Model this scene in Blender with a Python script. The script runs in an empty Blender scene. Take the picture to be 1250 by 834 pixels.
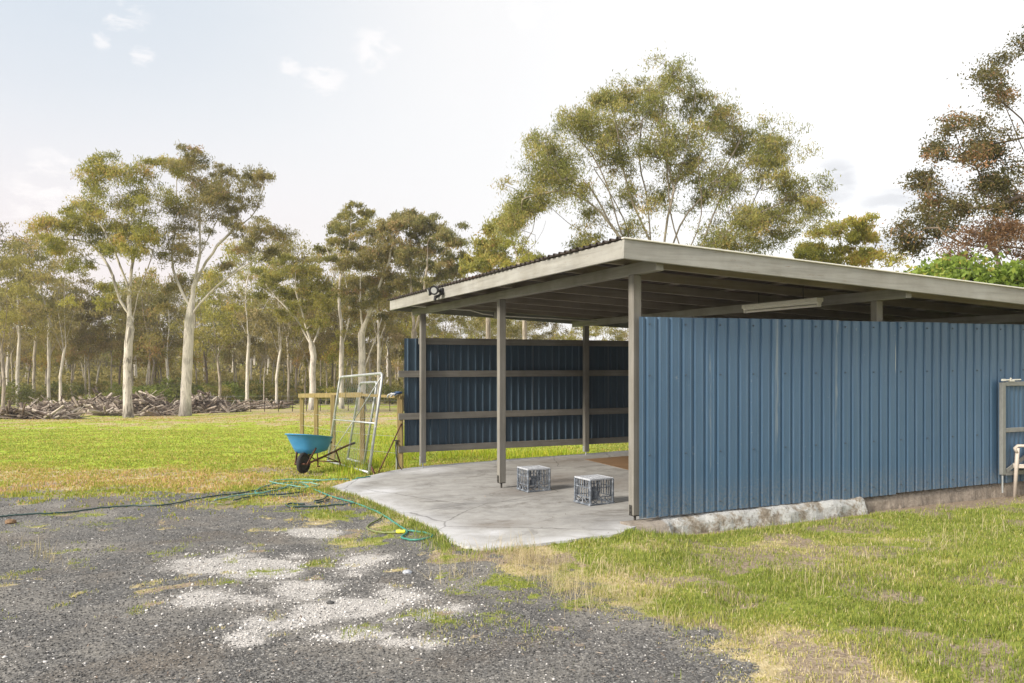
import bpy, math, random
import numpy as np
from mathutils import Vector, Matrix

rnd = random.Random(7)
rng = np.random.default_rng(11)
EYE = 1.62                      # camera height above the ground under it
F = 1.0                         # focal length / 1000 px
S_ = bpy.context.scene
COL = S_.collection

# ------------------------------------------------------------------ nodes
class NT:
    def __init__(s, nt):
        s.nt = nt; s.n = nt.nodes; s.l = nt.links
    def new(s, t, **kw):
        n = s.n.new(t)
        for k, v in kw.items():
            if k == 'inp':
                for a, b in v.items(): s.put(n, a, b)
            else: setattr(n, k, v)
        return n
    def put(s, n, key, v):
        sk = n.inputs[key]
        if isinstance(v, bpy.types.NodeSocket): s.l.new(v, sk)
        elif isinstance(v, bpy.types.Node): s.l.new(v.outputs[0], sk)
        else:
            if isinstance(v, tuple) and len(v) == 3 and sk.type == 'RGBA': v = (*v, 1)
            sk.default_value = v
    def math(s, op, a, b=0.0, c=0.0, clamp=False):
        n = s.new('ShaderNodeMath', operation=op, use_clamp=clamp)
        s.put(n, 0, a); s.put(n, 1, b)
        if op in ('MULTIPLY_ADD', 'SMOOTH_MIN'): s.put(n, 2, c)
        return n.outputs[0]
    def vmath(s, op, a, b):
        n = s.new('ShaderNodeVectorMath', operation=op); s.put(n, 0, a); s.put(n, 1, b)
        return n.outputs[1] if op == 'DOT_PRODUCT' else n.outputs[0]
    def noise(s, vec, scale, detail=4, rough=.55, dist=0.0, out=0):
        n = s.new('ShaderNodeTexNoise', inp={'Scale': scale, 'Detail': detail, 'Roughness': rough, 'Distortion': dist})
        if vec is not None: s.put(n, 'Vector', vec)
        return n.outputs[out]
    def voro(s, vec, scale, feature='F1', out='Distance', rand=1.0):
        n = s.new('ShaderNodeTexVoronoi', feature=feature, inp={'Scale': scale, 'Randomness': rand})
        if vec is not None: s.put(n, 'Vector', vec)
        return n.outputs[out]
    def ramp(s, fac, pts, interp='LINEAR'):
        n = s.new('ShaderNodeValToRGB'); cr = n.color_ramp; cr.interpolation = interp
        while len(cr.elements) > 1: cr.elements.remove(cr.elements[-1])
        cr.elements[0].position = pts[0][0]; cr.elements[0].color = (*pts[0][1], 1) if isinstance(pts[0][1], tuple) else (pts[0][1],)*3+(1,)
        for p, c in pts[1:]:
            e = cr.elements.new(p); e.color = (*c, 1) if isinstance(c, tuple) else (c, c, c, 1)
        s.put(n, 'Fac', fac); return n.outputs[0]
    def mix(s, fac, a, b, mode='MIX'):
        n = s.new('ShaderNodeMix', data_type='RGBA', blend_type=mode)
        s.put(n, 0, fac); s.put(n, 6, a); s.put(n, 7, b); return n.outputs[2]
    def mapr(s, v, a, b, c=0.0, d=1.0, smooth=False):
        n = s.new('ShaderNodeMapRange', interpolation_type='SMOOTHSTEP' if smooth else 'LINEAR')
        for i, x in enumerate((v, a, b, c, d)): s.put(n, i, x)
        return n.outputs[0]
    def attr(s, name, out='Fac'):
        return s.new('ShaderNodeAttribute', attribute_name=name).outputs[out]
    def obj(s): return s.new('ShaderNodeTexCoord').outputs['Object']
    def pos(s): return s.new('ShaderNodeNewGeometry').outputs['Position']
    def scale(s, v, xyz, rot=(0, 0, 0)):
        n = s.new('ShaderNodeMapping'); s.put(n, 0, v); n.inputs['Scale'].default_value = xyz; n.inputs['Rotation'].default_value = rot
        return n.outputs[0]
    def bump(s, h, strength=.3, dist=.01):
        return s.new('ShaderNodeBump', inp={'Height': h, 'Strength': strength, 'Distance': dist}).outputs[0]

MATS = {}
def material(name, fn, rough=.7, metal=0.0, spec=.5):
    m = bpy.data.materials.new(name); m.use_nodes = True
    m.node_tree.nodes.clear(); t = NT(m.node_tree)
    out = t.new('ShaderNodeOutputMaterial'); p = t.new('ShaderNodeBsdfPrincipled')
    p.inputs['Roughness'].default_value = rough; p.inputs['Metallic'].default_value = metal
    p.inputs['Specular IOR Level'].default_value = spec
    t.l.new(p.outputs[0], out.inputs[0])
    fn(t, p, out); MATS[name] = m; return m

def timber(name, c, axis, wear=.5):
    rot, sc = {'z': ((0, 0, 0), (22, 22, 1.2)), 'd1': ((0, 0, math.radians(-113.95)), (1.2, 22, 22)), 'd2': ((0, 0, math.radians(-23.95)), (1.2, 22, 22))}[axis]
    def fn(t, p, o):
        v = t.scale(t.scale(t.obj(), (1, 1, 1), rot), sc)
        g = t.noise(v, 1.0, 5, .6, .4); b = t.noise(t.obj(), 1.7, 5, .6)
        col = t.ramp(g, [(.25, tuple(x*.72 for x in c)), (.5, c), (.8, tuple(min(1, x*1.2) for x in c))])
        col = t.mix(t.mapr(b, .35, .7), col, t.mix(1.0, col, (.72, .70, .66), 'MULTIPLY'))
        chip = t.mapr(t.math('ADD', t.noise(v, 3.1, 6, .75), t.math('MULTIPLY', t.noise(t.obj(), 1.1, 3), .25)), .755, .80)
        col = t.mix(t.math('MULTIPLY', chip, wear), col, (.16, .10, .055))
        t.put(p, 'Base Color', col); t.put(p, 'Normal', t.bump(g, .25, .004))
        t.put(p, 'Roughness', t.mapr(b, .3, .7, .55, .8))
    return material(name, fn)
for ax in ('z', 'd1', 'd2'):
    timber('paint_timber_'+ax, (.27, .262, .235), ax)
    timber('paint_post_'+ax, (.215, .205, .185), ax, .25)
    timber('fascia_'+ax, (.34, .335, .31), ax, .9)
    timber('rafter_'+ax, (.30, .265, .225), ax, .2)

def bluefn(t, p, o):
    v = t.obj()
    n1 = t.noise(t.scale(v, (1, 1, .25)), 1.3, 5, .6); n2 = t.noise(t.scale(v, (9, 9, .6)), 1.5, 6, .7)
    n3 = t.noise(v, 40, 4, .6)
    col = t.ramp(n1, [(.3, (.056, .116, .200)), (.7, (.074, .146, .242))])
    col = t.mix(t.math('MULTIPLY', t.mapr(n2, .55, .8), .22), col, (.15, .20, .25))
    col = t.mix(t.math('MULTIPLY', t.mapr(n3, .68, .74), .5), col, (.28, .33, .36))
    col = t.mix(t.math('MULTIPLY', t.attr('edge'), t.mapr(n2, .46, .60)), col, (.42, .44, .42))
    z = t.new('ShaderNodeSeparateXYZ'); t.put(z, 0, v)
    mud = t.math('MULTIPLY', t.mapr(z.outputs[2], .0, .38, 1, 0), t.mapr(n3, .40, .62))
    col = t.mix(t.math('MULTIPLY', mud, .42), col, (.27, .235, .19))
    st = t.noise(t.scale(v, (26, 26, .35)), 1.0, 5, .6)
    col = t.mix(t.math('MULTIPLY', t.mapr(st, .56, .78), .22), col, (.22, .27, .31))
    col = t.mix(t.math('MULTIPLY', t.mapr(t.noise(v, 6, 6, .75), .66, .72), .35), col, (.33, .36, .37))
    col = t.mix(t.math('MULTIPLY', t.attr('screw'), .6), col, (.05, .055, .06))
    t.put(p, 'Base Color', col); t.put(p, 'Roughness', t.mapr(n2, .3, .8, .30, .48))
    t.put(p, 'Normal', t.bump(t.noise(t.scale(v, (3, 3, .8)), 2.0, 3), .28, .03))
material('blue_steel', bluefn, .4)
def blueshadefn(t, p, o):
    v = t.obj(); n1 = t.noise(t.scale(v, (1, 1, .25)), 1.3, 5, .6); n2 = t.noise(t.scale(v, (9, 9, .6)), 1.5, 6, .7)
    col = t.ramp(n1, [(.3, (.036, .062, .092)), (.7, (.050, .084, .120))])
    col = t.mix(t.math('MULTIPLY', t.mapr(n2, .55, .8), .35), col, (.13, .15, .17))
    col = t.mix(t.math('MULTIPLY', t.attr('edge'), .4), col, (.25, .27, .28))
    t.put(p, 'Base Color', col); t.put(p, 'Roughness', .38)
material('blue_steel_shaded', blueshadefn, .4)  # rear wall's blue steel, with the shade under the roof put into its colour

def roofu(t, p, o):
    n = t.noise(t.obj(), 2.5, 6, .65)
    t.put(p, 'Base Color', t.ramp(n, [(.3, (.06, .052, .046)), (.55, (.09, .07, .06)), (.75, (.16, .08, .045))]))
material('roof_steel', roofu, .6, .3)

def conc(t, p, o):
    v = t.pos()
    n1 = t.noise(v, .7, 6, .6, .6); n2 = t.noise(v, 4.5, 7, .65); n3 = t.noise(v, 60, 4, .7); sp = t.voro(v, 90)
    n4 = t.noise(t.scale(v, (1, 1, 1)), 1.6, 8, .72, 1.2)
    col = t.ramp(n2, [(.25, (.25, .24, .225)), (.5, (.34, .335, .325)), (.75, (.43, .425, .41))])
    col = t.mix(t.mapr(n1, .50, .68), col, t.mix(1.0, col, (.60, .60, .61), 'MULTIPLY'))
    col = t.mix(t.math('MULTIPLY', t.mapr(n4, .53, .64), .60), col, (.13, .118, .105))
    col = t.mix(t.math('MULTIPLY', t.mapr(t.noise(v, 9, 6, .7, .8), .58, .66), .45), col, (.20, .165, .13))
    w = t.attr('white')
    col = t.mix(t.math('MULTIPLY', w, t.mapr(n4, .30, .58)), col, (.62, .63, .66))
    st = t.attr('stain')
    col = t.mix(t.math('MULTIPLY', st, t.mapr(n2, .30, .6)), col, (.13, .10, .075))
    cr = t.voro(t.mix(.12, v, t.noise(v, 2.0, 5, .6, 0, 1)), .55, 'DISTANCE_TO_EDGE')
    col = t.mix(t.mapr(cr, .0, .006, .65, 0), col, (.07, .065, .06))
    col = t.mix(t.math('MULTIPLY', t.mapr(sp, .0, .22, 1, 0), t.mapr(n3, .5, .6)), col, (.13, .125, .12))
    t.put(p, 'Base Color', col)
    t.put(p, 'Normal', t.bump(t.math('ADD', t.math('MULTIPLY', n3, .35), n2), .5, .012))
material('concrete', conc, .85)

def plinthfn(t, p, o):
    v = t.pos(); n = t.noise(v, 4.5, 9, .78, .3); n2 = t.noise(v, 18, 7, .75)
    col = t.ramp(n, [(.38, (.19, .155, .115)), (.46, (.34, .31, .27)), (.51, (.47, .475, .47)), (.75, (.60, .615, .625))])
    col = t.mix(t.mapr(n2, .55, .64, 0, .75), col, (.14, .115, .09))
    x = t.attr('bare'); col = t.mix(x, col, t.ramp(n2, [(.3, (.19, .155, .125)), (.6, (.34, .29, .24)), (.8, (.45, .41, .36))]))
    t.put(p, 'Base Color', col); t.put(p, 'Normal', t.bump(t.math('ADD', n, t.math('MULTIPLY', n2, .5)), .9, .05))
material('plinth', plinthfn, .9)

def galv(t, p, o):
    n = t.noise(t.obj(), 9, 5, .6)
    t.put(p, 'Base Color', t.ramp(n, [(.3, (.36, .38, .39)), (.7, (.56, .58, .59))])); t.put(p, 'Roughness', t.mapr(n, .3, .7, .4, .62))
material('galvanised', galv, .5, .55)

def simple(name, c, rough=.6, metal=0.0, var=.25, scale=14, bump=.1, spec=.5):
    def fn(t, p, o):
        n = t.noise(t.obj(), scale, 5, .65)
        t.put(p, 'Base Color', t.ramp(n, [(.25, tuple(x*(1-var) for x in c)), (.75, tuple(min(1, x*(1+var)) for x in c))]))
        if bump: t.put(p, 'Normal', t.bump(n, bump, .01))
        t.put(p, 'Roughness', t.mapr(n, .2, .8, max(.05, rough-.1), min(1, rough+.1)))
    return material(name, fn, rough, metal, spec)
simple('white_metal', (.74, .72, .65), .5, 0, .12)
simple('black_plastic', (.018, .018, .02), .45, 0, .3)
simple('lamp_glass', (.36, .37, .36), .15, 0, .1)
simple('dark_metal', (.05, .047, .042), .6, .4, .3)
simple('hose_teal', (.045, .22, .17), .42, 0, .3, 30)
simple('hose_pale', (.16, .36, .31), .45, 0, .3, 30)
simple('hose_dark', (.02, .055, .05), .4, 0, .3, 30)
simple('hose_olive', (.17, .20, .07), .5, 0, .3, 30)
simple('connector_yellow', (.62, .62, .05), .4)
simple('rubber', (.028, .026, .025), .85, 0, .35, 20, .4)
simple('stone_dark', (.07, .07, .07), .9)
simple('plywood', (.19, .115, .06), .7, 0, .25, 5)
simple('glove_blue', (.03, .07, .16), .85, 0, .3, 30, .4)
simple('glove_white', (.55, .56, .58), .85, 0, .15, 30, .4)
simple('gate_grey', (.24, .245, .235), .5, .2, .15)
simple('junction', (.42, .41, .36), .5, 0, .1)
simple('chair_plastic', (.52, .46, .41), .5, 0, .12, 8, .05)
def rustfn(t, p, o):
    n = t.noise(t.obj(), 22, 6, .7)
    t.put(p, 'Base Color', t.ramp(n, [(.3, (.055, .030, .02)), (.55, (.12, .05, .03)), (.75, (.20, .10, .06))])); t.put(p, 'Normal', t.bump(n, .4, .006))
material('rust', rustfn, .85, .1)
def trayfn(t, p, o):
    n = t.noise(t.obj(), 7, 7, .72); n2 = t.noise(t.obj(), 2.5, 4)
    c = t.ramp(n2, [(.3, (.045, .25, .52)), (.7, (.075, .34, .66))])
    c = t.mix(t.mapr(n, .60, .68, 0, .55), c, (.22, .38, .44)); c = t.mix(t.mapr(n, .72, .75, 0, .8), c, (.13, .06, .035))
    t.put(p, 'Base Color', c)
material('tray_blue', trayfn, .38)
def cratefn(t, p, o):
    n = t.noise(t.obj(), 16, 7, .7); up = t.new('ShaderNodeSeparateXYZ'); t.put(up, 0, t.obj())
    c = t.ramp(n, [(.3, (.035, .042, .06)), (.5, (.12, .14, .17)), (.72, (.40, .43, .48))])
    t.put(p, 'Base Color', c); t.put(p, 'Roughness', .6)
material('crate_plastic', cratefn, .6)
simple('crate_worn', (.40, .42, .46), .65, 0, .3, 40, .3)
def pinefn(t, p, o):
    n = t.noise(t.scale(t.obj(), (18, 18, 1.5)), 1.5, 6, .6, .3)
    t.put(p, 'Base Color', t.ramp(n, [(.3, (.16, .115, .045)), (.6, (.27, .205, .08)), (.8, (.36, .29, .13))])); t.put(p, 'Normal', t.bump(n, .3, .006))
material('treated_pine', pinefn, .75)

def barkfn(dark, light, patch, amt):
    def fn(t, p, o):
        v = t.obj(); a = t.noise(t.scale(v, (3, 3, .9)), 1.1, 6, .62, .5); b = t.noise(t.scale(v, (14, 14, 2)), 1.0, 5, .6)
        c = t.ramp(b, [(.25, dark), (.6, light)])
        c = t.mix(t.mapr(a, .50, .58, 0, amt), c, patch)
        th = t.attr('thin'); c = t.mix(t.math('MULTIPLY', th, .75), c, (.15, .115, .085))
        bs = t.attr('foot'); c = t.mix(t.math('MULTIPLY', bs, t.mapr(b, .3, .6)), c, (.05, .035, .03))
        t.put(p, 'Base Color', c); t.put(p, 'Normal', t.bump(t.math('ADD', b, a), .5, .05))
    return fn
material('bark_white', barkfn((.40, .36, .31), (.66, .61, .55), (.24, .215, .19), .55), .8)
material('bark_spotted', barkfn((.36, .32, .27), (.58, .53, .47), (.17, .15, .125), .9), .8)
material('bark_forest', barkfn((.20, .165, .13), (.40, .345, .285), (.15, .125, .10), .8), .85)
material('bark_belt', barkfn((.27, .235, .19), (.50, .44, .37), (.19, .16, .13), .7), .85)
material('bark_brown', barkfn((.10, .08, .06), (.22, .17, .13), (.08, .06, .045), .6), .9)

def leafmat(name, stops, trans=.48):
    def fn(t, p, o):
        oi = t.new('ShaderNodeObjectInfo').outputs['Random']
        c = t.ramp(t.attr('tint'), stops)
        hs = t.new('ShaderNodeHueSaturation'); t.put(hs, 'Color', c)
        t.put(hs, 'Hue', t.mapr(oi, 0, 1, .485, .512)); t.put(hs, 'Value', t.mapr(oi, 0, 1, .85, 1.15)); t.put(hs, 'Saturation', t.mapr(oi, 0, 1, .9, 1.08))
        t.put(p, 'Base Color', hs.outputs[0])
        tr = t.new('ShaderNodeBsdfTranslucent'); t.put(tr, 'Color', hs.outputs[0])
        mx = t.new('ShaderNodeMixShader'); mx.inputs[0].default_value = trans
        t.l.new(p.outputs[0], mx.inputs[1]); t.l.new(tr.outputs[0], mx.inputs[2]); t.l.new(mx.outputs[0], o.inputs[0])
    return material(name, fn, .55, 0, .3)
leafmat('leaf_gum', [(0, (0.161, 0.167, 0.041)), (.35, (0.269, 0.260, 0.063)), (.65, (0.377, 0.340, 0.086)), (.88, (0.484, 0.386, 0.120)), (1, (0.511, 0.307, 0.127))])
leafmat('leaf_gumgreen', [(0, (0.161, 0.184, 0.048)), (.4, (0.284, 0.288, 0.075)), (.75, (0.430, 0.369, 0.113)), (1, (0.553, 0.369, 0.149))])
leafmat('leaf_forest', [(0, (0.163, 0.151, 0.050)), (.4, (0.268, 0.235, 0.076)), (.75, (0.374, 0.314, 0.107)), (1, (0.467, 0.363, 0.164))])
leafmat('leaf_dark', [(0, (0.088, 0.090, 0.024)), (.5, (0.163, 0.150, 0.040)), (.78, (0.250, 0.204, 0.061)), (.88, (0.425, 0.240, 0.088)), (1, (0.550, 0.312, 0.143))])
leafmat('leaf_rust', [(0, (.14, .075, .035)), (.5, (.22, .12, .055)), (1, (.30, .19, .10))])
leafmat('leaf_lime', [(0, (.12, .20, .02)), (.5, (.22, .34, .035)), (.85, (.33, .42, .05)), (1, (.48, .42, .07))], .42)
leafmat('leaf_shrub', [(0, (.12, .15, .035)), (.5, (.22, .25, .06)), (1, (.34, .34, .10))])
leafmat('grass_lawn', [(0, (.13, .175, .034)), (.35, (.245, .295, .058)), (.55, (.38, .37, .085)), (.72, (.50, .42, .22)), (1, (.66, .57, .38))], .3)
leafmat('grass_field', [(0, (.20, .28, .026)), (.35, (.33, .41, .036)), (.6, (.50, .47, .055)), (.8, (.60, .43, .13)), (1, (.66, .46, .22))], .35)

def stickfn(t, p, o):
    c = t.ramp(t.attr('tint'), [(0, (.06, .04, .03)), (.4, (.17, .13, .10)), (.75, (.34, .28, .23)), (1, (.48, .42, .36))])
    t.put(p, 'Base Color', c)
material('dead_wood', stickfn, .9)
def stonefn(t, p, o):
    c = t.ramp(t.attr('tint'), [(0, (.035, .034, .033)), (.40, (.105, .103, .101)), (.70, (.20, .196, .188)), (.80, (.27, .25, .22)), (.88, (.55, .53, .51)), (1, (.74, .72, .71))])
    t.put(p, 'Base Color', c)
material('stone', stonefn, .8)

def groundfn(t, p, o):
    v = t.pos()
    g = t.attr('grass'); w = t.attr('white'); dry = t.attr('dry'); so = t.attr('soil')
    fn1 = t.noise(v, 5.5, 7, .68); fn2 = t.noise(v, 38, 5, .7); big = t.noise(v, .55, 6, .6); mid = t.noise(v, 1.9, 6, .65)
    # crushed dark rock
    vc = t.new('ShaderNodeTexVoronoi', feature='F1', inp={'Scale': 62.0}); t.put(vc, 'Vector', v)
    cs = t.new('ShaderNodeSeparateColor'); t.put(cs, 0, vc.outputs['Color'])
    vd = vc.outputs['Distance']
    vc2 = t.new('ShaderNodeTexVoronoi', feature='F1', inp={'Scale': 150.0}); t.put(vc2, 'Vector', v)
    cs2 = t.new('ShaderNodeSeparateColor'); t.put(cs2, 0, vc2.outputs['Color'])
    rock = t.ramp(cs.outputs[0], [(0, (.055, .054, .054)), (.35, (.135, .132, .130)), (.62, (.21, .205, .198)), (.82, (.29, .28, .26)), (.95, (.36, .34, .31)), (1, (.62, .60, .58))])
    rock2 = t.ramp(cs2.outputs[1], [(0, (.06, .06, .062)), (.6, (.13, .13, .132)), (1, (.26, .25, .235))])
    rc = t.mix(t.mapr(fn2, .42, .58), rock2, rock)
    rc = t.mix(t.mapr(vd, .35, .75, 0, .75), rc, (.05, .048, .046))
    dust = t.mapr(t.noise(v, 1.1, 7, .7, .5), .45, .66)
    rc = t.mix(t.math('MULTIPLY', dust, .70), rc, t.ramp(fn2, [(.3, (.19, .178, .16)), (.7, (.34, .318, .285))]))
    rc = t.mix(t.math('MULTIPLY', t.mapr(t.noise(v, .8, 6, .6), .53, .65), .45), rc, (.155, .125, .095))
    # white crushed concrete dust
    rc = t.mix(t.math('MULTIPLY', t.mapr(w, 0, .8), .45), rc, (.30, .285, .27))
    ww = t.math('ADD', t.math('ADD', w, t.math('MULTIPLY', t.math('SUBTRACT', t.noise(v, 9, 9, .85), .5), 1.7)), t.math('MULTIPLY', t.math('SUBTRACT', t.noise(v, 34, 7, .8), .5), 1.7))
    ww = t.math('ADD', ww, t.math('MULTIPLY', t.math('SUBTRACT', t.noise(v, 3.6, 6, .7, .5), .5), 2.0))
    ww = t.mapr(ww, .52, .86, 0, .90)
    wcol = t.mix(t.mapr(cs2.outputs[0], .72, .82), t.ramp(fn2, [(.3, (.42, .40, .38)), (.7, (.60, .575, .55))]), (.13, .13, .13))
    rc = t.mix(ww, rc, wcol)
    # soil and thatch between the blades
    soil = t.ramp(fn2, [(.3, (.14, .105, .075)), (.5, (.26, .205, .15)), (.72, (.42, .35, .27))])
    green = t.ramp(t.noise(v, 24, 6, .75), [(.3, (.10, .12, .025)), (.5, (.20, .235, .040)), (.72, (.33, .34, .075))])
    fieldc = t.ramp(t.noise(v, 3.0, 8, .75), [(.3, (.20, .29, .026)), (.5, (.31, .40, .034)), (.72, (.44, .46, .06))])
    far = t.attr('far'); green = t.mix(far, green, fieldc)
    dryc = t.ramp(t.noise(v, 17, 7, .75), [(.3, (.27, .22, .11)), (.5, (.42, .345, .19)), (.7, (.56, .48, .31))])
    dm = t.mapr(t.math('ADD', dry, t.math('MULTIPLY', t.math('SUBTRACT', t.noise(v, 2.4, 8, .72), .5), 1.3)), .42, .66)
    gc = t.mix(dm, green, dryc)
    sm = t.mapr(t.math('ADD', so, t.math('MULTIPLY', t.math('SUBTRACT', fn1, .5), 1.5)), .40, .62)
    gc = t.mix(sm, gc, soil)
    gm = t.math('ADD', g, t.math('MULTIPLY', t.math('SUBTRACT', fn1, .5), 1.25))
    gm = t.mapr(gm, .46, .58)
    col = t.mix(gm, rc, gc)
    t.put(p, 'Base Color', col)
    h = t.math('ADD', t.math('MULTIPLY', t.mapr(vd, 0, .7, 1, 0), .5), t.math('MULTIPLY', fn2, .7))
    t.put(p, 'Normal', t.bump(h, .75, .012))
material('ground_mix', groundfn, .92, 0, .25)

# ------------------------------------------------------------------ mesh helpers
def finish(me, name, mats, parent, smooth, loc):
    for m in (mats if isinstance(mats, (list, tuple)) else [mats]): me.materials.append(MATS[m])
    o = bpy.data.objects.new(name, me); COL.objects.link(o)
    if parent is not None: o.parent = parent
    elif loc is not None: o.location = loc
    if smooth is True: me.shade_smooth()
    elif smooth: me.set_sharp_from_angle(angle=math.radians(smooth)) if hasattr(me, 'set_sharp_from_angle') else None
    return o
def wloc(p):
    l = Vector((0, 0, 0))
    while p is not None: l += p.location; p = p.parent
    return l
class MB:
    def __init__(s): s.v = []; s.f = []; s.m = []; s.a = {}
    def add(s, vs, fs, mi=0):
        b = len(s.v); s.v += [tuple(x) for x in vs]; s.f += [tuple(i+b for i in f) for f in fs]; s.m += [mi]*len(fs)
    def box(s, c, sz, ax=None, mi=0, bev=0.0):
        c = Vector(c); ax = ax or (Vector((1, 0, 0)), Vector((0, 1, 0)), Vector((0, 0, 1)))
        hx, hy, hz = [x/2 for x in sz]
        if bev <= 0:
            vs = [c+ax[0]*(sx*hx)+ax[1]*(sy*hy)+ax[2]*(sz_*hz) for sz_ in (-1, 1) for sy in (-1, 1) for sx in (-1, 1)]
            s.add(vs, [(0, 2, 3, 1), (4, 5, 7, 6), (0, 1, 5, 4), (2, 6, 7, 3), (0, 4, 6, 2), (1, 3, 7, 5)], mi); return
        b = min(bev, hx*.9, hy*.9, hz*.9)
        vs = []; idx = {}
        for sz_ in (-1, 1):
            for sy in (-1, 1):
                for sx in (-1, 1):
                    for k in range(3):
                        d = [hx, hy, hz]
                        for j in range(3):
                            if j != k: d[j] -= b
                        idx[(sx, sy, sz_, k)] = len(vs)
                        vs.append(c+ax[0]*(sx*d[0])+ax[1]*(sy*d[1])+ax[2]*(sz_*d[2]))
        fs = []
        for k in range(3):
            i, j = [(1, 2), (2, 0), (0, 1)][k]
            for sgn in (-1, 1):
                q = []
                for a, bb in ((-1, -1), (1, -1), (1, 1), (-1, 1)):
                    t_ = [0, 0, 0]; t_[k] = sgn; t_[i] = a; t_[j] = bb; q.append(idx[(*t_, k)])
                fs.append(q if sgn > 0 else q[::-1])
        for k in range(3):      # edges along axis k
            i, j = [(1, 2), (2, 0), (0, 1)][k]
            for a in (-1, 1):
                for bb in (-1, 1):
                    t0 = [0, 0, 0]; t0[i] = a; t0[j] = bb; t1 = list(t0); t0[k] = -1; t1[k] = 1
                    q = [idx[(*t0, i)], idx[(*t1, i)], idx[(*t1, j)], idx[(*t0, j)]]
                    fs.append(q if a*bb < 0 else q[::-1])
        for sx in (-1, 1):
            for sy in (-1, 1):
                for sz_ in (-1, 1):
                    q = [idx[(sx, sy, sz_, k)] for k in range(3)]
                    fs.append(q if sx*sy*sz_ > 0 else q[::-1])
        s.add(vs, fs, mi)
    def bar(s, a, b, w, h, up=Vector((0, 0, 1)), mi=0, bev=0.0):
        a = Vector(a); b = Vector(b); d = (b-a); L = d.length; d.normalize()
        u = up - d*up.dot(d)
        if u.length < 1e-4: u = Vector((1, 0, 0)) - d*d.x
        u.normalize(); r = d.cross(u)
        s.box((a+b)/2, (L, w, h), (d, -r if False else u.cross(d), u), mi, bev)
    def tube(s, pts, r, n=8, mi=0, cap=True, closed=False):
        pts = [Vector(p) for p in pts]; N = len(pts); rings = []
        up = Vector((0, 0, 1)); prev = None
        for i, p in enumerate(pts):
            if closed: d = pts[(i+1) % N]-pts[i-1]
            else: d = pts[min(i+1, N-1)]-pts[max(i-1, 0)]
            if d.length < 1e-9: d = Vector((0, 0, 1))
            d.normalize()
            if prev is None: a = d.cross(up) if abs(d.z) < .95 else d.cross(Vector((1, 0, 0)))
            else: a = prev - d*prev.dot(d)
            if a.length < 1e-6: a = d.orthogonal()
            a.normalize(); prev = a; b = d.cross(a)
            rr = r[i] if isinstance(r, (list, tuple)) else r
            rings.append([p+a*(rr*math.cos(2*math.pi*k/n))+b*(rr*math.sin(2*math.pi*k/n)) for k in range(n)])
        vs = [v for q in rings for v in q]; fs = []
        for i in range(N if closed else N-1):
            for k in range(n):
                a0 = i*n+k; a1 = i*n+(k+1) % n; b0 = ((i+1) % N)*n+k; b1 = ((i+1) % N)*n+(k+1) % n
                fs.append((a0, a1, b1, b0))
        if cap and not closed:
            fs.append(tuple(range(n))[::-1]); fs.append(tuple((N-1)*n+k for k in range(n)))
        s.add(vs, fs, mi)
    def grid(s, rows, mi=0, flip=False, closed=False):
        R = len(rows); Cn = len(rows[0]); vs = [v for r in rows for v in r]; fs = []
        for i in range(R-1):
            for k in range(Cn if closed else Cn-1):
                q = (i*Cn+k, i*Cn+(k+1) % Cn, (i+1)*Cn+(k+1) % Cn, (i+1)*Cn+k)
                fs.append(q[::-1] if flip else q)
        s.add(vs, fs, mi)
    def build(s, name, mats, parent=None, smooth=False, loc=None):
        off = wloc(parent) if parent is not None else Vector(loc or (0, 0, 0))
        me = bpy.data.meshes.new(name)
        me.from_pydata([(x-off.x, y-off.y, z-off.z) for x, y, z in s.v], [], s.f)
        o = finish(me, name, mats, parent, smooth, loc)
        if isinstance(mats, (list, tuple)) and len(mats) > 1: me.polygons.foreach_set('material_index', s.m)
        for k, vals in s.a.items():
            at = me.attributes.new(k, 'FLOAT', 'POINT'); at.data.foreach_set('value', vals)
        me.update(); return o
def np_mesh(name, verts, faces, mats, attrs=None, parent=None, loc=None, smooth=False):
    """verts (N,3), faces (M,k) arrays -> one mesh object"""
    me = bpy.data.meshes.new(name); M, k = faces.shape
    off = np.array(wloc(parent) if parent is not None else Vector(loc or (0, 0, 0)))
    me.vertices.add(len(verts)); me.vertices.foreach_set('co', (verts-off).astype(np.float32).ravel())
    me.loops.add(M*k); me.loops.foreach_set('vertex_index', faces.astype(np.int32).ravel())
    me.polygons.add(M); me.polygons.foreach_set('loop_start', np.arange(0, M*k, k, dtype=np.int32))
    me.update(calc_edges=True)
    for a, vals in (attrs or {}).items():
        at = me.attributes.new(a, 'FLOAT', 'POINT'); at.data.foreach_set('value', vals.astype(np.float32))
    return finish(me, name, mats, parent, smooth, loc)
def tag(o, label=None, cat=None, group=None, kind=None):
    if label: o['label'] = label
    if cat: o['category'] = cat
    if group: o['group'] = group
    if kind: o['kind'] = kind
    return o
def empty(name, loc, label, cat, group=None):
    o = bpy.data.objects.new(name, None); COL.objects.link(o); o.location = loc; o.empty_display_size = .2
    return tag(o, label, cat, group)
def copy_tree(o, parent=None):
    c = o.copy(); COL.objects.link(c); c.parent = parent
    for ch in [x for x in KIDS.get(o.name, [])]: copy_tree(ch, c)
    return c
KIDS = {}
def note_kids(root):
    for ob in list(COL.objects):
        if ob.parent is not None: 
            l = KIDS.setdefault(ob.parent.name, [])
            if ob not in l: l.append(ob)

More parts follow.
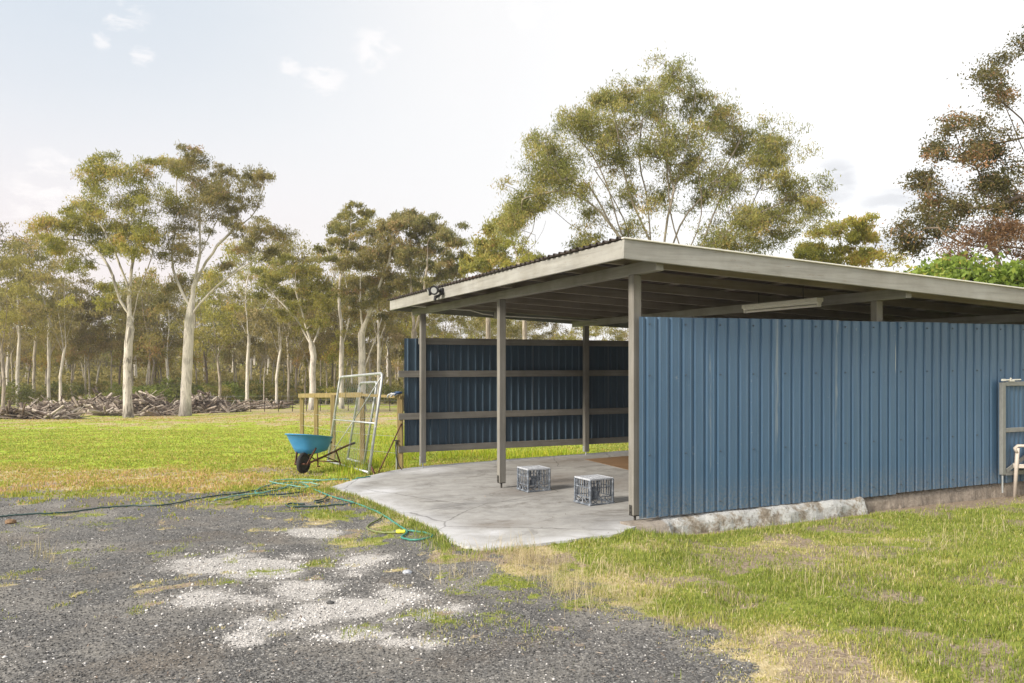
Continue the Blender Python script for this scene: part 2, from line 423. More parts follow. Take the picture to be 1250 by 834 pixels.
# ------------------------------------------------------------------ noise and terrain
def vnoise(x, y, seed=0):
    xi = np.floor(x).astype(np.int64); yi = np.floor(y).astype(np.int64); fx = x-xi; fy = y-yi
    def h(a, b):
        n = (a*374761393 + b*668265263 + seed*974634777) & 0xffffffff
        n = ((n ^ (n >> 13))*1274126177) & 0xffffffff
        return ((n ^ (n >> 16)) & 0xffff)/65535.0
    sx = fx*fx*(3-2*fx); sy = fy*fy*(3-2*fy)
    return (h(xi, yi)*(1-sx)+h(xi+1, yi)*sx)*(1-sy)+(h(xi, yi+1)*(1-sx)+h(xi+1, yi+1)*sx)*sy
def fbm(x, y, sc=1.0, oc=4, seed=0):
    x = np.asarray(x, float)*sc; y = np.asarray(y, float)*sc; t = 0; a = 1; s = 0
    for i in range(oc):
        t = t+a*vnoise(x, y, seed+i*17); s += a; a *= .5; x = x*2.03+5.1; y = y*2.03+1.7
    return t/s
def sstep(a, b, x):
    t = np.clip((x-a)/(b-a), 0, 1); return t*t*(3-2*t)
O0 = np.array([1.23, 8.20]); D1 = np.array([-.406, .914]); D2 = np.array([.914, .406])
D1V = Vector((-.406, .914, 0)).normalized(); D2V = Vector((.914, .406, 0)).normalized(); UPV = Vector((0, 0, 1))
def P(s, t, z):
    """carport frame: s along the cross beams (away), t along the long wall, z relative to eye level"""
    return Vector((O0[0]+D1[0]*s+D2[0]*t, O0[1]+D1[1]*s+D2[1]*t, z+EYE))
def slab_z(X, Y): return -1.428+.0354*X-.0238*Y+EYE
def ray(px, py): return (px-625)/1000.0, (445-py)/1000.0
def on_slab(px, py):
    u, w = ray(px, py); Z = -1.428/(w-.0354*u+.0238); return (u*Z, Z)
def base_h(X, Y):
    X = np.asarray(X, float); Y = np.asarray(Y, float)
    h = np.interp(Y, [-60, 0, 5, 8, 11, 14.5, 20, 35, 52, 85, 140, 190, 300, 420], [-1.0, -1.62, -1.65, -1.73, -1.80, -1.89, -2.1, -2.7, -3.2, -4.0, -4.5, -4.2, 4.0, 10.0])
    h = h+.022*np.clip(X-.5, 0, 12)*np.clip(1.6-Y/30, .2, 1)
    return h+EYE
def base_ground(px, py):
    u, w = ray(px, py); Z = 5.0
    for _ in range(60): Z = .5*Z+.5*float((base_h(u*Z, Z)-EYE)/w)
    return (u*Z, Z)
SLAB_PX_L = [(404, 594.5), (412, 597), (425, 600.5), (439, 604.5), (455, 611), (470, 618), (490, 627.5), (506, 634), (522, 641), (539, 649), (545, 655), (552, 661), (566, 666), (581, 669), (603, 669), (627, 667), (660, 663), (694, 659), (722, 655.5), (749, 653)]
SLAB_PX_B = [(608, 562), (565, 565), (522, 568.5), (500, 571), (481, 574), (465, 577.5), (450, 581), (428, 587)]
slab_poly = [on_slab(*p) for p in SLAB_PX_L]
for s_, t_ in ((-.12, .0), (-.05, .4), (-.04, 3), (-.04, 6), (-.04, 10.3), (7.2, 10.3), (7.2, 6), (7.22, 3.4), (7.3, 1.5)):
    q = P(s_, t_, 0); slab_poly.append((q.x, q.y))
slab_poly += [on_slab(*p) for p in SLAB_PX_B]
def refine(poly, step=.12, jit=.018, seed=3):
    r = random.Random(seed); out = []
    for i, a in enumerate(poly):
        b = poly[(i+1) % len(poly)]; L = math.hypot(b[0]-a[0], b[1]-a[1]); n = max(1, int(L/step))
        for k in range(n):
            f = k/n; out.append((a[0]+(b[0]-a[0])*f+r.uniform(-jit, jit), a[1]+(b[1]-a[1])*f+r.uniform(-jit, jit)))
    return out
slab_fine = refine(slab_poly)
def sdf(poly, X, Y):
    """signed distance, positive inside"""
    X = np.asarray(X, float); Y = np.asarray(Y, float); d = np.full(X.shape, 1e9); ins = np.zeros(X.shape, bool)
    n = len(poly)
    for i in range(n):
        ax, ay = poly[i]; bx, by = poly[(i+1) % n]; ex, ey = bx-ax, by-ay; L2 = ex*ex+ey*ey+1e-12
        t = np.clip(((X-ax)*ex+(Y-ay)*ey)/L2, 0, 1)
        d = np.minimum(d, np.hypot(X-ax-t*ex, Y-ay-t*ey))
        c = ((ay > Y) != (by > Y)); xx = ax+(Y-ay)*ex/(ey if abs(ey) > 1e-12 else 1e-12)
        ins ^= c & (X < xx)
    return np.where(ins, d, -d)
def ground_h(X, Y):
    X = np.asarray(X, float); Y = np.asarray(Y, float)
    b = base_h(X, Y); sd = sdf(slab_poly, X, Y); sl = slab_z(X, Y)
    t = (X-O0[0])*D2[0]+(Y-O0[1])*D2[1]
    w = sstep(-1.1, 0.0, sd)*sstep(.5, -.3, t)
    b = b*(1-w)+(sl-.022)*w
    b = np.where(sd > 0, np.minimum(b, sl-.022)-sstep(.1, .35, sd)*.12, b)
    near = np.exp(-((Y-6)/14.0)**2)
    b = b+(fbm(X, Y, .9, 4, 5)-.5)*.075*sstep(0.02, -.5, sd)*np.where(Y < 40, 1, 0)+(fbm(X, Y, .12, 3, 9)-.5)*.35*sstep(16, 40, Y)
    return b
def gh(x, y): return float(ground_h(np.array([x]), np.array([y]))[0])
def on_ground(px, py):
    x, y = base_ground(px, py); u, w = ray(px, py)
    for _ in range(12):
        z = gh(x, y)-EYE; Z = z/w; y = .5*y+.5*Z; x = u*y
    return (x, y)

gravel_px = [(-500, 640), (-250, 622), (0, 607), (60, 600), (110, 599), (215, 603), (300, 597), (345, 590), (388, 590), (402, 600), (425, 612), (465, 632), (505, 652), (545, 672), (590, 684), (615, 705), (655, 728), (700, 748), (760, 776), (815, 800), (880, 845), (960, 920), (1100, 1200)]
gravel_poly = [base_ground(*p) for p in gravel_px]+[(2.0, -25), (-40, -25), (-40, 8)]
white_px = [(386, 648, 32, 5), (365, 677, 17, 5), (269, 686, 46, 12), (330, 696, 42, 11), (248, 730, 36, 9), (312, 731, 40, 8), (363, 722, 38, 12), (297, 778, 24, 9), (435, 690, 40, 9), (415, 738, 52, 13), (328, 761, 48, 9), (482, 731, 42, 12), (516, 752, 38, 10), (432, 775, 36, 8), (505, 785, 32, 5), (380, 745, 30, 8)]
WH = []
for cx, cy, rx, ry in white_px:
    a = base_ground(cx, cy); b = base_ground(cx+rx, cy); c = base_ground(cx, cy-ry); d = base_ground(cx, cy+ry)
    WH.append((a[0], a[1], abs(b[0]-a[0]), abs(c[1]-d[1])/2))
def m_white(X, Y):
    w = np.zeros(np.shape(X))
    n = (fbm(X, Y, 3.2, 6, 21)-.5)*2.6
    for cx, cy, rx, ry in WH:
        r = np.hypot((X-cx)/rx, (Y-cy)/ry); w = np.maximum(w, sstep(1.9, .25, r+n))
    return w
strip = [base_ground(*p) for p in [(405, 596), (440, 612), (490, 636), (545, 664), (580, 677), (640, 678)]]
def dist_line(line, X, Y):
    d = np.full(np.shape(X), 1e9)
    for (ax, ay), (bx, by) in zip(line[:-1], line[1:]):
        ex, ey = bx-ax, by-ay; t = np.clip(((X-ax)*ex+(Y-ay)*ey)/(ex*ex+ey*ey), 0, 1)
        d = np.minimum(d, np.hypot(X-ax-t*ex, Y-ay-t*ey))
    return d
def ell(X, Y, px, py, rx, ry, fn=base_ground):
    a = fn(px, py); b = fn(px+rx, py); c = fn(px, py-ry); d = fn(px, py+ry)
    return np.hypot((X-a[0])/abs(b[0]-a[0]), (Y-a[1])/(abs(c[1]-d[1])/2))
def m_grass(X, Y):
    sd = sdf(gravel_poly, X, Y)            # >0 inside the gravel
    g = sstep(.75, -.55, sd+.20*(X > -2)*(Y < 7.2)+(fbm(X, Y, 1.6, 5, 33)-.5)*1.7)
    # thin growth creeping over the gravel
    near_hose = np.zeros(np.shape(X))
    for e in ((300, 612, 170, 14), (420, 625, 70, 20), (470, 655, 90, 22), (130, 640, 130, 10), (560, 690, 60, 28), (620, 720, 60, 25), (90, 605, 120, 6)):
        near_hose = np.maximum(near_hose, sstep(1.3, .3, ell(X, Y, *e)))
    g = np.maximum(g, near_hose*(.30+.5*sstep(.42, .62, fbm(X, Y, 2.3, 4, 40))))
    sp = np.maximum(sstep(.60, .72, fbm(X, Y, 1.6, 5, 57))*.55, sstep(.66, .74, fbm(X, Y, 4.5, 3, 58))*.5)
    g = np.maximum(g, sp*sstep(3.5, 6, Y))
    bare = 0
    for e in ((700, 690, 40, 10), (950, 772, 45, 10)): bare = 0
    return np.clip(g-bare*g, 0, 1)
def m_dry(X, Y):
    d = .20+.62*sstep(.36, .66, fbm(X, Y, 1.1, 5, 71))
    for e, a in (((140, 582, 190, 15), .75), ((-60, 580, 200, 20), .8), ((760, 715, 130, 30), .6), ((640, 690, 70, 22), .9), ((900, 640, 300, 26), .45), ((980, 810, 160, 25), .30), ((330, 575, 80, 10), .55), ((1150, 700, 90, 40), .15)):
        d = np.maximum(d, a*sstep(1.25, .5, ell(X, Y, *e)+(fbm(X, Y, 1.1, 3, 80)-.5)*.8))
    lush = 0
    for e in ((780, 662, 130, 9), (1060, 640, 150, 18), (1020, 720, 190, 32), (900, 690, 110, 18), (1150, 780, 140, 60), (840, 740, 80, 18)):
        lush = np.maximum(lush, sstep(1.3, .4, ell(X, Y, *e)+(fbm(X, Y, 1.3, 3, 81)-.5)*.8))
    d = d*(1-.65*lush)
    far = sstep(30, 46, Y); bright = sstep(13.0, 17, Y)*(1-far)
    d = d*(1-.55*bright)+far*(.08+.3*fbm(X, Y, .15, 3, 90))*sstep(.35, .6, fbm(X, Y, .10, 3, 91)+.12*far)
    d = np.maximum(d, .36*np.exp(-((Y-37-3*fbm(X, Y, .2, 2, 6))/4.0)**2))
    return np.clip(d, 0, 1)
def m_soil(X, Y):
    s = .72*sstep(.46, .68, fbm(X, Y, 1.9, 6, 101))*(Y < 13)
    for e, a in (((980, 672, 200, 12), .62), ((780, 745, 90, 18), .40), ((900, 660, 90, 8), .4), ((1000, 780, 120, 20), .35), ((160, 577, 120, 7), .5), ((330, 574, 60, 5), .8), ((372, 578, 26, 5), .8)):
        s = np.maximum(s, a*sstep(1.2, .5, ell(X, Y, *e)+(fbm(X, Y, 1.5, 3, 106)-.5)*.9))
    # bare dirt against the right part of the footing
    ss = (X-O0[0])*D1[0]+(Y-O0[1])*D1[1]; tt = (X-O0[0])*D2[0]+(Y-O0[1])*D2[1]
    s = np.maximum(s, .95*sstep(-.75, -.35, ss)*sstep(2.9, 3.8, tt)*sstep(12, 11, tt)*sstep(.3, .0, ss))
    s = np.maximum(s, .9*sstep(-.32, -.16, ss)*sstep(-.2, .5, tt)*sstep(.3, .0, ss))
    return np.clip(s*(1-sstep(30, 40, Y)), 0, 1)

# ground sheet: fine near the yard, coarse far away
def axis_pts(c, near, farv, n, fine):
    k = np.linspace(-1, 1, n); a = np.sinh(k*fine)/np.sinh(fine); return c+a*farv
gx = axis_pts(0.0, 0, 420, 640, 6.2); gy = axis_pts(7.0, 0, 420, 640, 6.2)
GX, GY = np.meshgrid(gx, gy); fx_, fy_ = GX.ravel(), GY.ravel()
GZ = ground_h(fx_, fy_)
n = len(gx); ii = (np.arange(n-1)[:, None]*n+np.arange(n-1)[None, :]).ravel()
gfaces = np.stack([ii, ii+1, ii+n+1, ii+n], 1)
g_ob = np_mesh('ground', np.stack([fx_, fy_, GZ], 1), gfaces, 'ground_mix',
    {'grass': m_grass(fx_, fy_), 'white': m_white(fx_, fy_), 'dry': m_dry(fx_, fy_), 'soil': m_soil(fx_, fy_), 'far': sstep(10.5, 15, fy_)*sstep(3.0, 1.0, fx_)}, smooth=True)
tag(g_ob, kind='structure')

# concrete slab
def make_slab():
    import bmesh
    bm = bmesh.new(); L = len(slab_fine)
    xs = np.array([p[0] for p in slab_fine]); ys = np.array([p[1] for p in slab_fine])
    # top as dense grid clipped to polygon is heavy: use ngon triangulated, plus a worn rim
    top = [bm.verts.new((x, y, slab_z(x, y))) for x, y in slab_fine]
    f = bm.faces.new(top)
    if f.normal.z < 0: f.normal_flip()
    f.normal_update()
    flip = f.normal.z < 0
    low = []
    cx, cy = 2.5, 11.5
    for x, y in slab_fine:
        dx, dy = x-cx, y-cy; l = math.hypot(dx, dy); k = .03
        low.append(bm.verts.new((x+dx/l*k, y+dy/l*k, slab_z(x, y)-.22)))
    for i in range(L):
        j = (i+1) % L; bm.faces.new((top[i], low[i], low[j], top[j]))
    bmesh.ops.recalc_face_normals(bm, faces=bm.faces)
    bmesh.ops.triangulate(bm, faces=[f])
    for _ in range(4):
        ed = [e for e in bm.edges if e.calc_length() > .30 and all(v.co.z > slab_z(v.co.x, v.co.y)-.01 for v in e.verts)]
        if not ed: break
        bmesh.ops.subdivide_edges(bm, edges=ed, cuts=1)
        bmesh.ops.triangulate(bm, faces=[q for q in bm.faces if len(q.verts) > 3])
    me = bpy.data.meshes.new('concrete_slab'); bm.to_mesh(me); bm.free()
    o = finish(me, 'concrete_slab', 'concrete', None, False, (0, 0, 0))
    X = np.array([v.co.x for v in me.vertices]); Y = np.array([v.co.y for v in me.vertices])
    w = np.zeros(len(X))
    for e in ((462, 600, 30, 6), (600, 650, 30, 5), (735, 655, 14, 6), (520, 574, 40, 5)): w = np.maximum(w, .8*sstep(1.3, .3, ell(X, Y, *e, on_slab)))
    w = np.maximum(w, .65*sstep(.45, .05, np.minimum(sdf(slab_poly, X, Y), 9))*sstep(.6, -.2, (X-O0[0])*D2[0]+(Y-O0[1])*D2[1]))
    st = np.zeros(len(X))
    for e in ((690, 562, 60, 7), (675, 585, 60, 9), (740, 590, 40, 10), (610, 640, 45, 5), (640, 598, 40, 8)): st = np.maximum(st, .62*sstep(1.4, .3, ell(X, Y, *e, on_slab)))
    for nm, a in (('white', w), ('stain', st)):
        at = me.attributes.new(nm, 'FLOAT', 'POINT'); at.data.foreach_set('value', a.astype(np.float32))
    tag(o, kind='structure')
make_slab()

# footing below the long wall
def make_footing():
    m = MB(); bare = []
    T = np.arange(-.16, 9.9, .035); prof = []
    for t in T:
        row = []
        z0 = float(slab_z(*P(0, t, 0)[:2]))-EYE
        k = fbm(np.array([t]), np.array([0.0]), 2.2, 4, 3)[0]-.5; k2 = fbm(np.array([t]), np.array([7.0]), 8, 3, 3)[0]-.5
        out = .18+.05*k+.03*k2-(.09 if t > 2.95 else 0)
        zt = z0+.035+.03*k-(.0 if t < 2.95 else .03); zb = zt-.42
        if t < .28: out += .05; zt -= .01
        for ds, dz in ((0.03, -.01), (-.06, 0), (-out*.6, -.012+.01*k2), (-out*.9, -.035+.02*k2), (-out-.01+.02*k2, -.08), (-out-.03-.02*k2, -.16), (-out-.05, -.42)):
            row.append(P(ds+(.02*float(fbm(np.array([t*9]), np.array([dz*40+3]), 1, 2, 5)[0]-.5) if ds < -.05 else 0), t, zt+dz)); bare.append(1.0 if (t > 2.95) else (.85 if t < .25 else 0.0))
        prof.append(row)
    m.grid(prof, flip=True)
    nn = len(prof[0])
    b = len(m.v); m.add(prof[0], [tuple(range(nn))]); bare += [.85]*nn
    m.a['bare'] = bare
    o = m.build('wall_footing', 'plinth', smooth=False, loc=P(0, 0, -1.6))
    tag(o, 'rough whitewashed concrete footing running under the blue steel wall', 'footing')
make_footing()

# ------------------------------------------------------------------ carport
cp = empty('carport', P(0, 0, -1.58), 'open timber carport with grey painted posts and blue ribbed steel walls on a concrete slab', 'carport')
SL = .046
def roof_top(t): return 1.158-SL*(t+.43)
POSTS_S = (0.0, 3.39, 6.93); POSTS_T = (0.0, 3.30, 6.6, 9.75)
ax_s = (D1V, D2V, UPV)
for it, t in enumerate(POSTS_T):
    for is_, s in enumerate(POSTS_S):
        top = roof_top(t)-.245; c = P(s, t, 0); zb = float(slab_z(c.x, c.y))-EYE
        if it == 0 and is_ == 2: zb_post = zb+.09
        else: zb_post = zb+.075
        m = MB(); hgt = top-zb_post
        m.box(P(s, t, (top+zb_post)/2), (.095, .095, hgt), ax_s, bev=.005)
        po = m.build('post', 'paint_post_z', cp)
        b = MB()
        b.tube([P(s, t, zb-.01), P(s, t, zb_post+.01)], .013, 8)
        b.box(P(s, t, zb_post-.004), (.085, .085, .007), ax_s)
        b.box(P(s, t-.0505, zb_post+.05), (.05, .005, .10), ax_s); b.box(P(s, t+.0505, zb_post+.05), (.05, .005, .10), ax_s)
        for dz in (.03, .075): b.tube([P(s, t-.062, zb_post+dz), P(s, t+.062, zb_post+dz)], .008, 6)
        if it == 0 and is_ == 2: b.box(P(s, t-.052, zb_post+.03), (.06, .006, .16), ax_s)
        b.build('post_bracket', 'galvanised' if is_ == 2 else 'dark_metal', po)
for t in POSTS_T:
    m = MB(); zt = roof_top(t)-.132
    a, bq = P(-.44, t, zt-.056), P(7.42, t, zt-.056)
    m.bar(a, bq, .09, .112, bev=.004)
    bo = m.build('beam', 'paint_timber_d1', cp)
S0, S1 = -.47, 7.45
T0, T1 = -.43, 10.2
for k, s in enumerate([.66, 1.54, 2.48, 3.42, 4.38, 5.33, 6.27, 7.1]):
    s = s-.5+.0
    m = MB(); m.bar(P(s, T0+.03, roof_top(T0+.03)-.078), P(s, T1-.04, roof_top(T1-.04)-.078), .045, .105, bev=.003)
    m.build('rafter', 'rafter_d2', cp)
# battens laid over the rafters
for k in range(12):
    t = .0+k*.9
    if t > T1-.1: break
    m = MB(); m.bar(P(S0+.03, t, roof_top(t)-.0135), P(S1-.03, t, roof_top(t)-.0135), .07, .018)
    m.build('batten', 'rafter_d1', cp)
# fascias
m = MB(); m.bar(P(-.5, T0, roof_top(T0)-.092), P(7.48, T0, roof_top(T0)-.092), .035, .172, bev=.004); m.build('fascia', 'fascia_d1', cp)
m = MB(); m.bar(P(-.5, T0-.02, roof_top(T0-.02)-.092), P(-.5, T1, roof_top(T1)-.092), .034, .182, bev=.004); m.build('fascia', 'fascia_d2', cp)
m = MB(); m.bar(P(7.5, T0+.02, roof_top(T0)-.092), P(7.5, T1, roof_top(T1)-.092), .034, .172, bev=.004); m.build('fascia', 'fascia_d2', cp)
m = MB(); m.bar(P(-.48, T1+.02, roof_top(T1)-.092), P(7.48, T1+.02, roof_top(T1)-.092), .035, .172, bev=.004); m.build('fascia', 'fascia_d1', cp)
m = MB(); m.bar(P(-.512, T0-.03, roof_top(T0-.03)+.006), P(-.512, T1, roof_top(T1)+.006), .05, .014, bev=.003); m.build('flashing', 'white_metal', cp)
# roof sheets: ribs run with the fall, wavy at the gable edge
def ribprof(x, pitch, depth, top, side):
    f = (x/pitch) % 1.0
    d = abs(f-.5)*pitch
    if d < top/2: return depth
    if d < top/2+side: return depth*(1-(d-top/2)/side)
    return 0.0
def roofsheet(sa, sb, seed):
    m = MB(); r = random.Random(seed)
    xs = []; x = sa
    pitch = .127
    kk = sorted(set([sa, sb]+[round(p*pitch+d, 4) for p in range(int(sa/pitch)-2, int(sb/pitch)+3) for d in (.5*pitch-.030, .5*pitch-.014, .5*pitch+.014, .5*pitch+.030) if sa < p*pitch+d < sb]))
    rows_t = []; rows_b = []
    jag = r.uniform(-.01, .012)
    for t in (T0-.055+jag, T0+.3, 3.5, 7, T1+.05):
        zt = roof_top(t)+.002
        rows_t.append([P(s, t, zt+ribprof(s, pitch, .024, .028, .016)) for s in kk])
        rows_b.append([P(s, t, zt-.0015+ribprof(s, pitch, .024, .028, .016)) for s in kk])
    m.grid(rows_t); m.grid(rows_b, flip=True)
    m.grid([rows_t[0], rows_b[0]], flip=True); m.grid([rows_t[-1], rows_b[-1]])
    m.grid([[a[0] for a in rows_t], [a[0] for a in rows_b]]); m.grid([[a[-1] for a in rows_t], [a[-1] for a in rows_b]], flip=True)
    m.build('roof_sheet', 'roof_steel', cp)
e = np.linspace(-.485, 7.54, 11)
for i in range(10): roofsheet(e[i], e[i+1]+.0, i)

def wall(s, side, t0, t1, ztop, zbot, nsheet, railz, name_parent, rail_side, slope=0.0, rails_t0=None):
    """ribbed steel cladding on rails; side = outward direction along s (+1/-1)"""
    w = bpy.data.objects.new('wall', None); COL.objects.link(w); w.parent = name_parent; w.location = P(s, t0, zbot)-wloc(name_parent)
    pitch = .1439
    per = (t1-t0)/nsheet; r = random.Random(int(s*10)+5)
    for i in range(nsheet):
        a, b = t0+i*per, t0+(i+1)*per
        lift = (.0016 if i % 2 else 0)
        ks = sorted(set([a, b+.012, b+.0075]+[p*pitch+t0+d for p in range(-2, int((t1-t0)/pitch)+3) for d in (.5*pitch-.022, .5*pitch-.012, .5*pitch+.012, .5*pitch+.022, .10, .106, .112, .035, .041, .047) if a < p*pitch+t0+d < b+.012]))
        zs = [zbot+.008*r.uniform(-1, 1), zbot+.5, (zbot+ztop)/2, ztop+.006*r.uniform(-1, 1)]
        m = MB(); rf, rb = [], []; edge = []
        for z in zs:
            def q(t, off):
                d = .021-ribprof(t-t0, pitch, .021, .022, .011)
                f = ((t-t0)/pitch) % 1.0
                d += (.0025 if min(abs(f*pitch-.106), abs(f*pitch-.041)) < .003 and side < 0 else 0)
                zz = z+(slope*(t-t0) if True else 0)
                return P(s+side*(.012+d+lift+off), t, zz)
            rf.append([q(t, 0) for t in ks]); rb.append([q(t, -.0014) for t in ks])
        m.grid(rf, flip=(side > 0)); m.grid(rb, flip=(side < 0))
        m.grid([rf[0], rb[0]]); m.grid([rf[-1], rb[-1]])
        m.grid([[x[0] for x in rf], [x[0] for x in rb]]); m.grid([[x[-1] for x in rf], [x[-1] for x in rb]])
        kl = len(ks); ed1 = [(1.0 if i % 3 != 1 else .5) if (j >= kl-2) else 0.0 for j in range(kl)]
        m.a['edge'] = None
        nsk = len(m.v)
        for p in range(int((a-t0)/pitch)-1, int((b-t0)/pitch)+2):
            if p % 3: continue
            tc = (p+.82)*pitch+t0
            if not (a+.01 < tc < b-.01): continue
            for z in railz:
                zz = z+slope*(tc-t0)
                c0 = P(s+side*.038, tc, zz); c1 = P(s+side*.0505, tc, zz)
                m.tube([c0, P(s+side*.044, tc, zz)], .0095, 8); m.tube([c0, c1], .006, 6)
        edg = []
        for z in zs: edg += ed1
        for z in zs: edg += ed1
        edg += [0.0]*(len(m.v)-len(edg)); m.a['edge'] = edg; m.a['screw'] = [0.0]*nsk+[1.0]*(len(m.v)-nsk)
        m.build('sheet', 'blue_steel_shaded' if side > 0 else 'blue_steel', w)
    for z in railz:
        m = MB(); ra = t0 if (rails_t0 is None or z == railz[0]) else rails_t0
        if z == railz[0] and side > 0: ra = -.05
        m.bar(P(s-side*.020, ra+(.09 if side < 0 else 0), z+slope*(ra-t0)), P(s-side*.020, t1, z+slope*(t1-t0)), .04, .115, bev=.003)
        m.build('rail', 'paint_post_d2', w)
    return w
wall(-.085, -1, -.025, 9.55, .468, -1.525, 11, (.40, -.11, -.90, -1.42), cp, 1, slope=.0075)
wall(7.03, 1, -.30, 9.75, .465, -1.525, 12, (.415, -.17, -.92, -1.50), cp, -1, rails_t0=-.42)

# floodlight on the gable fascia
fl = empty('floodlight', P(5.32, T0-.03, 1.07), 'black twin sensor floodlight fixed near the roof edge of the carport', 'floodlight')
fx = -D2V
c = P(4.55, T0, roof_top(T0)-.075)
def onf(ds, dt, dz): return P(4.55+ds, T0-.018-dt, roof_top(T0)-.075+dz)
fl.location = onf(0, 0, 0)
m = MB(); m.box(onf(0, .02, 0), (.11, .04, .10), ax_s, bev=.008); m.build('back_plate', 'black_plastic', fl)
def lampu(ds, dz, aim, s=1.0):
    c0 = onf(ds, .13, dz); aim = Vector(aim).normalized()
    m = MB(); m.tube([onf(ds*.2, .03, 0), c0], .014, 6)
    m.tube([c0-aim*.05*s, c0-aim*.02*s, c0+aim*.035*s, c0+aim*.055*s], [.035*s, .055*s, .07*s, .072*s], 12)
    h = m.build('lamp_head', 'black_plastic', fl, smooth=40)
    m = MB(); m.tube([c0+aim*.056*s, c0+aim*.060*s], .046*s, 14); m.build('lens', 'lamp_glass', h)
lampu(-.03, .02, (-.25, -.9, -.25), 1.0)
lampu(.16, .015, (-.95, -.3, -.3), .85)
m = MB(); m.tube([onf(.04, .03, -.05), onf(.05, .10, -.08), onf(.05, .11, -.13)], [.018, .028, .022], 8); m.build('motion_sensor', 'black_plastic', fl, smooth=40)

# fluorescent batten light below the second beam
lt = empty('strip_light', P(1.14, 2.9, .74), 'long cream fluorescent batten light hung below the second carport beam', 'light')
m = MB(); m.bar(P(.47, 2.9, .775), P(1.83, 2.9, .775), .11, .05, bev=.006); m.bar(P(.47, 2.9, .742), P(1.83, 2.9, .742), .06, .022, bev=.004); m.build('housing', 'white_metal', lt)
m = MB(); m.tube([P(.52, 2.9, .708), P(1.78, 2.9, .708)], .016, 10); m.build('tube', 'white_metal', lt, smooth=40)
for s in (.49, 1.81):
    m = MB(); m.box(P(s, 2.9, .718), (.03, .05, .055), ax_s, bev=.004); m.build('end_cap', 'white_metal', lt)
for s in (.75, 1.55):
    m = MB(); m.tube([P(s, 2.9, .79), P(s, 2.9, roof_top(2.9)-.02)], .006, 6); m.build('hanger', 'dark_metal', lt)

# conduit and junction box under the back rafters
cd = empty('electrical_conduit', P(6.6, .5, .98), 'thin white conduit with junction box clipped under the back rafters of the carport', 'conduit')
m = MB(); zz = lambda t: roof_top(t)-.145
pts = [P(6.62, -.3, zz(-.3)), P(6.62, .35, zz(.35)), P(6.55, .75, zz(.75)+.0), P(6.45, .95, zz(.95)-.055), P(6.36, 1.12, zz(1.12)-.075)]
m.tube(pts, .011, 6); m.build('pipe', 'white_metal', cd, smooth=True)
m = MB(); m.tube([P(6.34, 1.28, zz(1.28)-.075), P(6.34, 2.2, zz(2.2)-.055), P(6.34, 3.2, zz(3.2)-.04)], .011, 6); m.build('pipe', 'white_metal', cd, smooth=True)
m = MB(); m.box(P(6.34, 1.20, zz(1.2)-.075), (.05, .13, .11), ax_s, bev=.006); m.build('junction_box', 'junction', cd)

# ------------------------------------------------------------------ crates
def make_crate(loc, rot, label):
    r = empty('milk_crate', (0, 0, 0), label, 'crate', 'upturned milk crates on the slab')
    W, H = .33, .305; h = W/2
    X, Y, Z = Vector((1, 0, 0)), Vector((0, 1, 0)), Vector((0, 0, 1))
    g = MB(); n = 8
    for i in range(1, n):
        p = -h+W*i/n
        g.box((p, 0, H-.006), (.010, W-.02, .010)); g.box((0, p, H-.0065), (W-.02, .010, .0090))
    for d in (-1, 1): g.bar((-h+.02, d*(h-.02), H-.008), (h-.02, -d*(h-.02), H-.008), .012, .009)
    g.tube([(.055*math.cos(a*math.pi/8), .055*math.sin(a*math.pi/8), H-.007) for a in range(16)], .008, 6, closed=True)
    for sx in (-1, 1):
        g.box((sx*(h-.008), 0, H-.010), (.018, W, .020), bev=.003); g.box((0, sx*(h-.008), H-.0105), (W-.036, .018, .019), bev=.003)
    g.build('top_grid', 'crate_worn', r)
    for k in range(4):
        a = k*math.pi/2; u = Vector((math.cos(a), math.sin(a), 0)); o = Vector((-math.sin(a), math.cos(a), 0))
        m = MB(); q = lambda x, z, d=0: u*x+o*(-(h-.008)+d)+Z*z
        for i in range(1, 7):
            x = -h+W*i/7
            zlo = .088
            if abs(x) < .06 and k % 2 == 0: zlo = .15
            m.bar(q(x, H-.02), q(x, zlo), .006, .012, u)
        for z, wd in ((.20, .009), (.090, .010)): m.bar(q(-h+.01, z), q(h-.01, z), .010, wd)
        # open scroll bracing above the rim
        for c in (-1, 1):
            arc = [q(c*(.03+.11*t_), .075-.055*math.sin(t_*math.pi/2)) for t_ in [j/6 for j in range(7)]]
            m.tube(arc, .0052, 5)
            m.tube([q(c*.145, .075), q(c*.10, .045), q(c*.06, .02)], .0052, 5)
        m.bar(q(0, .075), q(0, .015), .010, .012, u)
        if k % 2 == 0: m.box(q(0, .182, .004), (.0, 0, 0)) if False else m.bar(q(-.135, .125), q(-.035, .125), .006, .075, Z)
        m.build('side_panel', 'crate_plastic', r)
        c = MB(); cc = q(-h+.008, 0)
        c.box(q(-h+.009, H/2-.005), (.024, .024, H-.015), bev=.004); c.build('corner_post', 'crate_plastic', r)
    m = MB()
    for sx in (-1, 1):
        m.box((sx*(h+.001), 0, .010), (.016, W+.02, .020), bev=.003); m.box((0, sx*(h+.001), .0105), (W-.016, .016, .019), bev=.003)
    m.build('rim', 'crate_plastic', r)
    r.location = loc; r.rotation_euler = (.0, 0, rot)
    return r
def crate_at(px, py, rot):
    x, y = on_slab(px, py); c, s = math.cos(rot), math.sin(rot); x += c*.165-s*.165; y += s*.165+c*.165
    return (x, y, float(slab_z(x, y))+.004)
cr = make_crate(crate_at(720.5, 618, math.radians(29)), math.radians(29), 'grey milk crate upturned on the slab, the one nearer the corner post and wall')
note_kids(cr)
c2 = copy_tree(cr); c2.location = crate_at(644.5, 601.5, math.radians(25)); c2.rotation_euler = (0, 0, math.radians(25))
